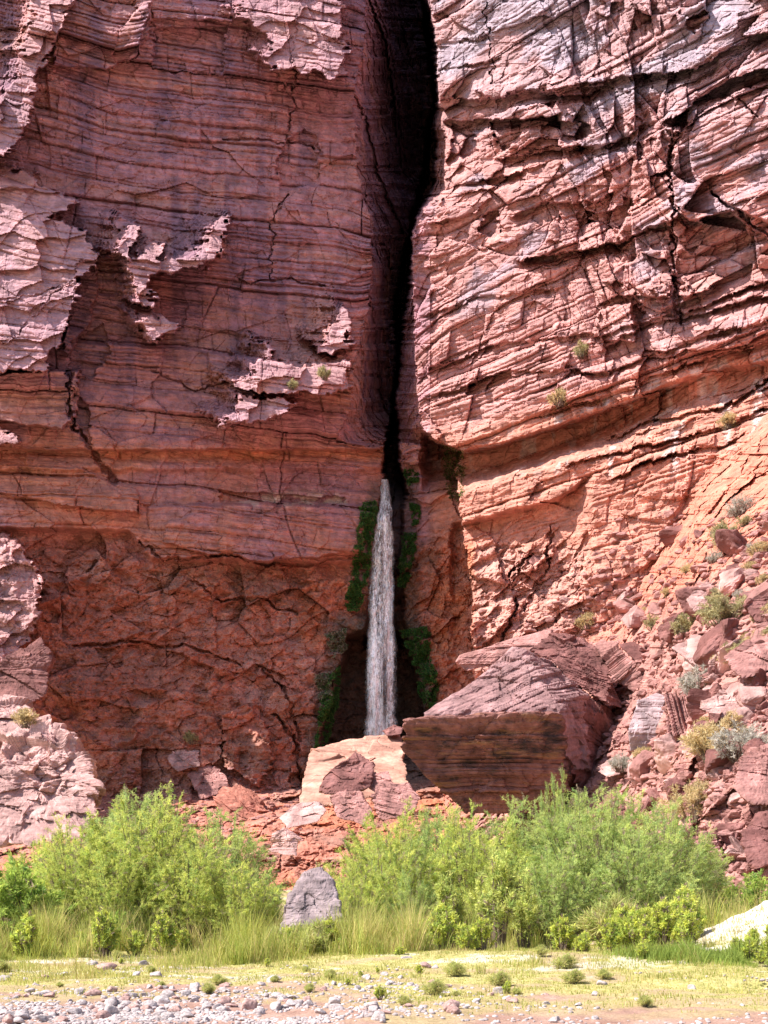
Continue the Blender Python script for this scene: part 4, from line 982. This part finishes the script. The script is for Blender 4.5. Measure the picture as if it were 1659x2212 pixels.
# scree shrubs
sage = make_bush('desert_shrub', 8, .9, 1.3, 34, 12, 14, wl=.10, ww=.022, twl=.3, cols=((.28, .26, .13), (.40, .35, .18), (.22, .21, .12)))
tan_ = make_bush('dry_shrub', 9, .9, 1.4, 34, 12, 14, wl=.10, ww=.022, twl=.3, cols=((.42, .33, .17), (.50, .40, .22), (.34, .28, .15)))
grey = make_bush('grey_shrub', 10, .9, 1.3, 34, 12, 12, wl=.10, ww=.02, twl=.3, cols=((.34, .32, .27), (.42, .39, .34), (.28, .27, .22)))
named = [(tan_, 1545, 1640, 2.1, 'large straw coloured dry shrub on the lower scree'), (grey, 1600, 1640, 1.9, 'grey shrub just right of the large straw coloured one'),
         (tan_, 1395, 1640, 1.1, 'small tan shrub at the foot of the split boulder'), (sage, 1570, 1350, 2.4, 'large olive shrub high on the scree by a grey boulder'),
         (sage, 1475, 1368, 1.7, 'olive shrub left of the pale cream slab'), (sage, 1410, 1355, 1.5, 'olive shrub at the left of the upper shrub row'),
         (tan_, 1270, 1352, 1.8, 'dry yellowish shrub above the leaning capstone'), (sage, 1350, 1300, 1.4, 'olive shrub midway up the red scree'),
         (tan_, 1500, 1770, 2.0, 'tan shrub behind the right end of the thicket'), (grey, 1510, 1500, 1.9, 'grey brown shrub above the layered boulder'),
         (sage, 1570, 1180, 2.0, 'green shrub near the top of the scree at the right'), (grey, 1600, 1110, 1.7, 'grey shrub highest on the scree at the right'),
         (sage, 1600, 1430, 1.5, 'olive shrub on the tilted slab at the right'), (grey, 1340, 1660, 1.3, 'whitish shrub at the right foot of the fallen slab'),
         (tan_, 55, 1565, 1.6, 'tan shrub on top of the massive boulder at the left edge'), (sage, 415, 1600, 1.6, 'dark shrub in shade above the lit rock'),
         (sage, 1255, 765, 1.7, 'green shrub on the sunlit right wall below its square block'), (sage, 700, 815, 1.5, 'yellow green shrub on the sunlit ledge of the left wall'),
         (sage, 630, 835, 1.2, 'pale shrub left of the yellow green one on the left wall ledge'), (tan_, 1210, 870, 1.9, 'straw shrub on the ledge above the prow underside'), (tan_, 1573, 920, 1.6, 'tan shrub on the right wall ledges near the edge')]
firsts = set()
def put(proto, X, Y, s, label, group):
    d = float(depth_at(X, Y)) if free_spot(X, Y) or X < 400 else float(depth_at(X, Y))-3
    if X == 55: d = 75
    o = proto if proto.name not in firsts else copytree(proto); firsts.add(proto.name)
    o.location = P(X, Y+8, d-.3); o.rotation_euler = (0, 0, random.uniform(0, 6.28)); o.scale = (s,)*3
    tag(o, label, 'shrub', group)
for pr, X, Y, s, lb in named: put(pr, X, Y, s, lb, 'shrubs growing on the rock')
n = 0
while n < 36:
    X = random.uniform(1150, 1680); Y = random.uniform(1050, 1600)
    if .6*(X-1150)+Y-1400 < 0 or not free_spot(X, Y): continue
    put(random.choice((sage, grey, tan_, tan_)), X, Y, random.uniform(.4, 1.1), 'low dry shrub dotted with others over the red scree', 'small shrubs dotted over the scree'); n += 1

# hanging greenery beside the fall
def hanging(poly, n, label, cols=((.06, .16, .04), (.12, .24, .05), (.04, .10, .03)), seed=0, sz=.27, off=.25):
    n = int(n*1.8)
    r_ = np.random.default_rng(seed); p = np.array(poly, float); X = r_.uniform(p[:, 0].min(), p[:, 0].max(), n*6); Y = r_.uniform(p[:, 1].min(), p[:, 1].max(), n*6)
    s = sdf(poly, X+6*vn(X/9, Y/9, 0*X, seed), Y, 60); k = (s > 0) & (fbm(X/10, Y/10, 0*X, 2, seed+5) > -.5); X, Y = X[k][:n], Y[k][:n]
    d = depth_at(X, Y); d = np.minimum(d, np.median(d)+1.0); pos = P(X, Y, d-off*r_.uniform(.2, 2.2, len(X)))
    dr = unit(np.stack([r_.normal(0, .6, len(X)), -.5-r_.uniform(0, .5, len(X)), -.8+r_.normal(0, .5, len(X))], -1))
    V, F = blades(pos, dr, sz*r_.uniform(.5, 1.2, len(X)), .45*sz*r_.uniform(.6, 1.2, len(X)), r_)
    ca = np.array(cols); cc = ca[r_.integers(0, len(cols), len(X))]*r_.uniform(.7, 1.3, (len(X), 1))
    c0 = V.mean(0); o = mk('hanging_fern', V-c0, F, M_LEAF, np.repeat(cc, 4, 0)); o.location = c0
    tag(o, label, 'fern')
hanging([(782, 1085), (815, 1080), (818, 1110), (806, 1160), (795, 1230), (775, 1320), (745, 1318), (752, 1270), (765, 1200)], 5200, 'long curtain of green fern along the left of the upper fall', seed=1)
hanging([(872, 1012), (905, 1015), (900, 1040), (880, 1050)], 700, 'small fern tuft at the lip right of the fall', seed=2)
hanging([(885, 1085), (910, 1090), (905, 1130), (890, 1135)], 800, 'fern patch halfway between lip and right hanging curtain', seed=3)
hanging([(872, 1150), (900, 1150), (892, 1220), (878, 1270), (858, 1265), (862, 1200)], 1900, 'narrow green curtain right of the upper fall', seed=4)
hanging([(862, 1362), (925, 1350), (932, 1420), (948, 1490), (935, 1545), (905, 1500), (890, 1420), (872, 1385)], 4200, 'broad dark green fern curtain right of the lower fall', seed=5)
hanging([(700, 1370), (745, 1355), (752, 1400), (720, 1420)], 1200, 'pale grey green dry fern clump left of the lower fall', cols=((.30, .25, .17), (.10, .16, .06), (.36, .30, .22)), seed=6)
hanging([(675, 1455), (712, 1450), (718, 1500), (690, 1510)], 900, 'lower pale dry clump on the rock left of the fall', cols=((.32, .27, .20), (.12, .16, .07)), seed=7)
hanging([(700, 1480), (735, 1430), (730, 1520), (712, 1600), (688, 1640), (680, 1600)], 3000, 'dark moss and fern strip left of the lower fall', seed=8)
hanging([(955, 960), (1000, 975), (1005, 1060), (980, 1085), (960, 1040)], 1500, 'moss hanging beneath the tip of the prow', cols=((.10, .13, .04), (.24, .26, .08), (.06, .09, .03)), seed=9)
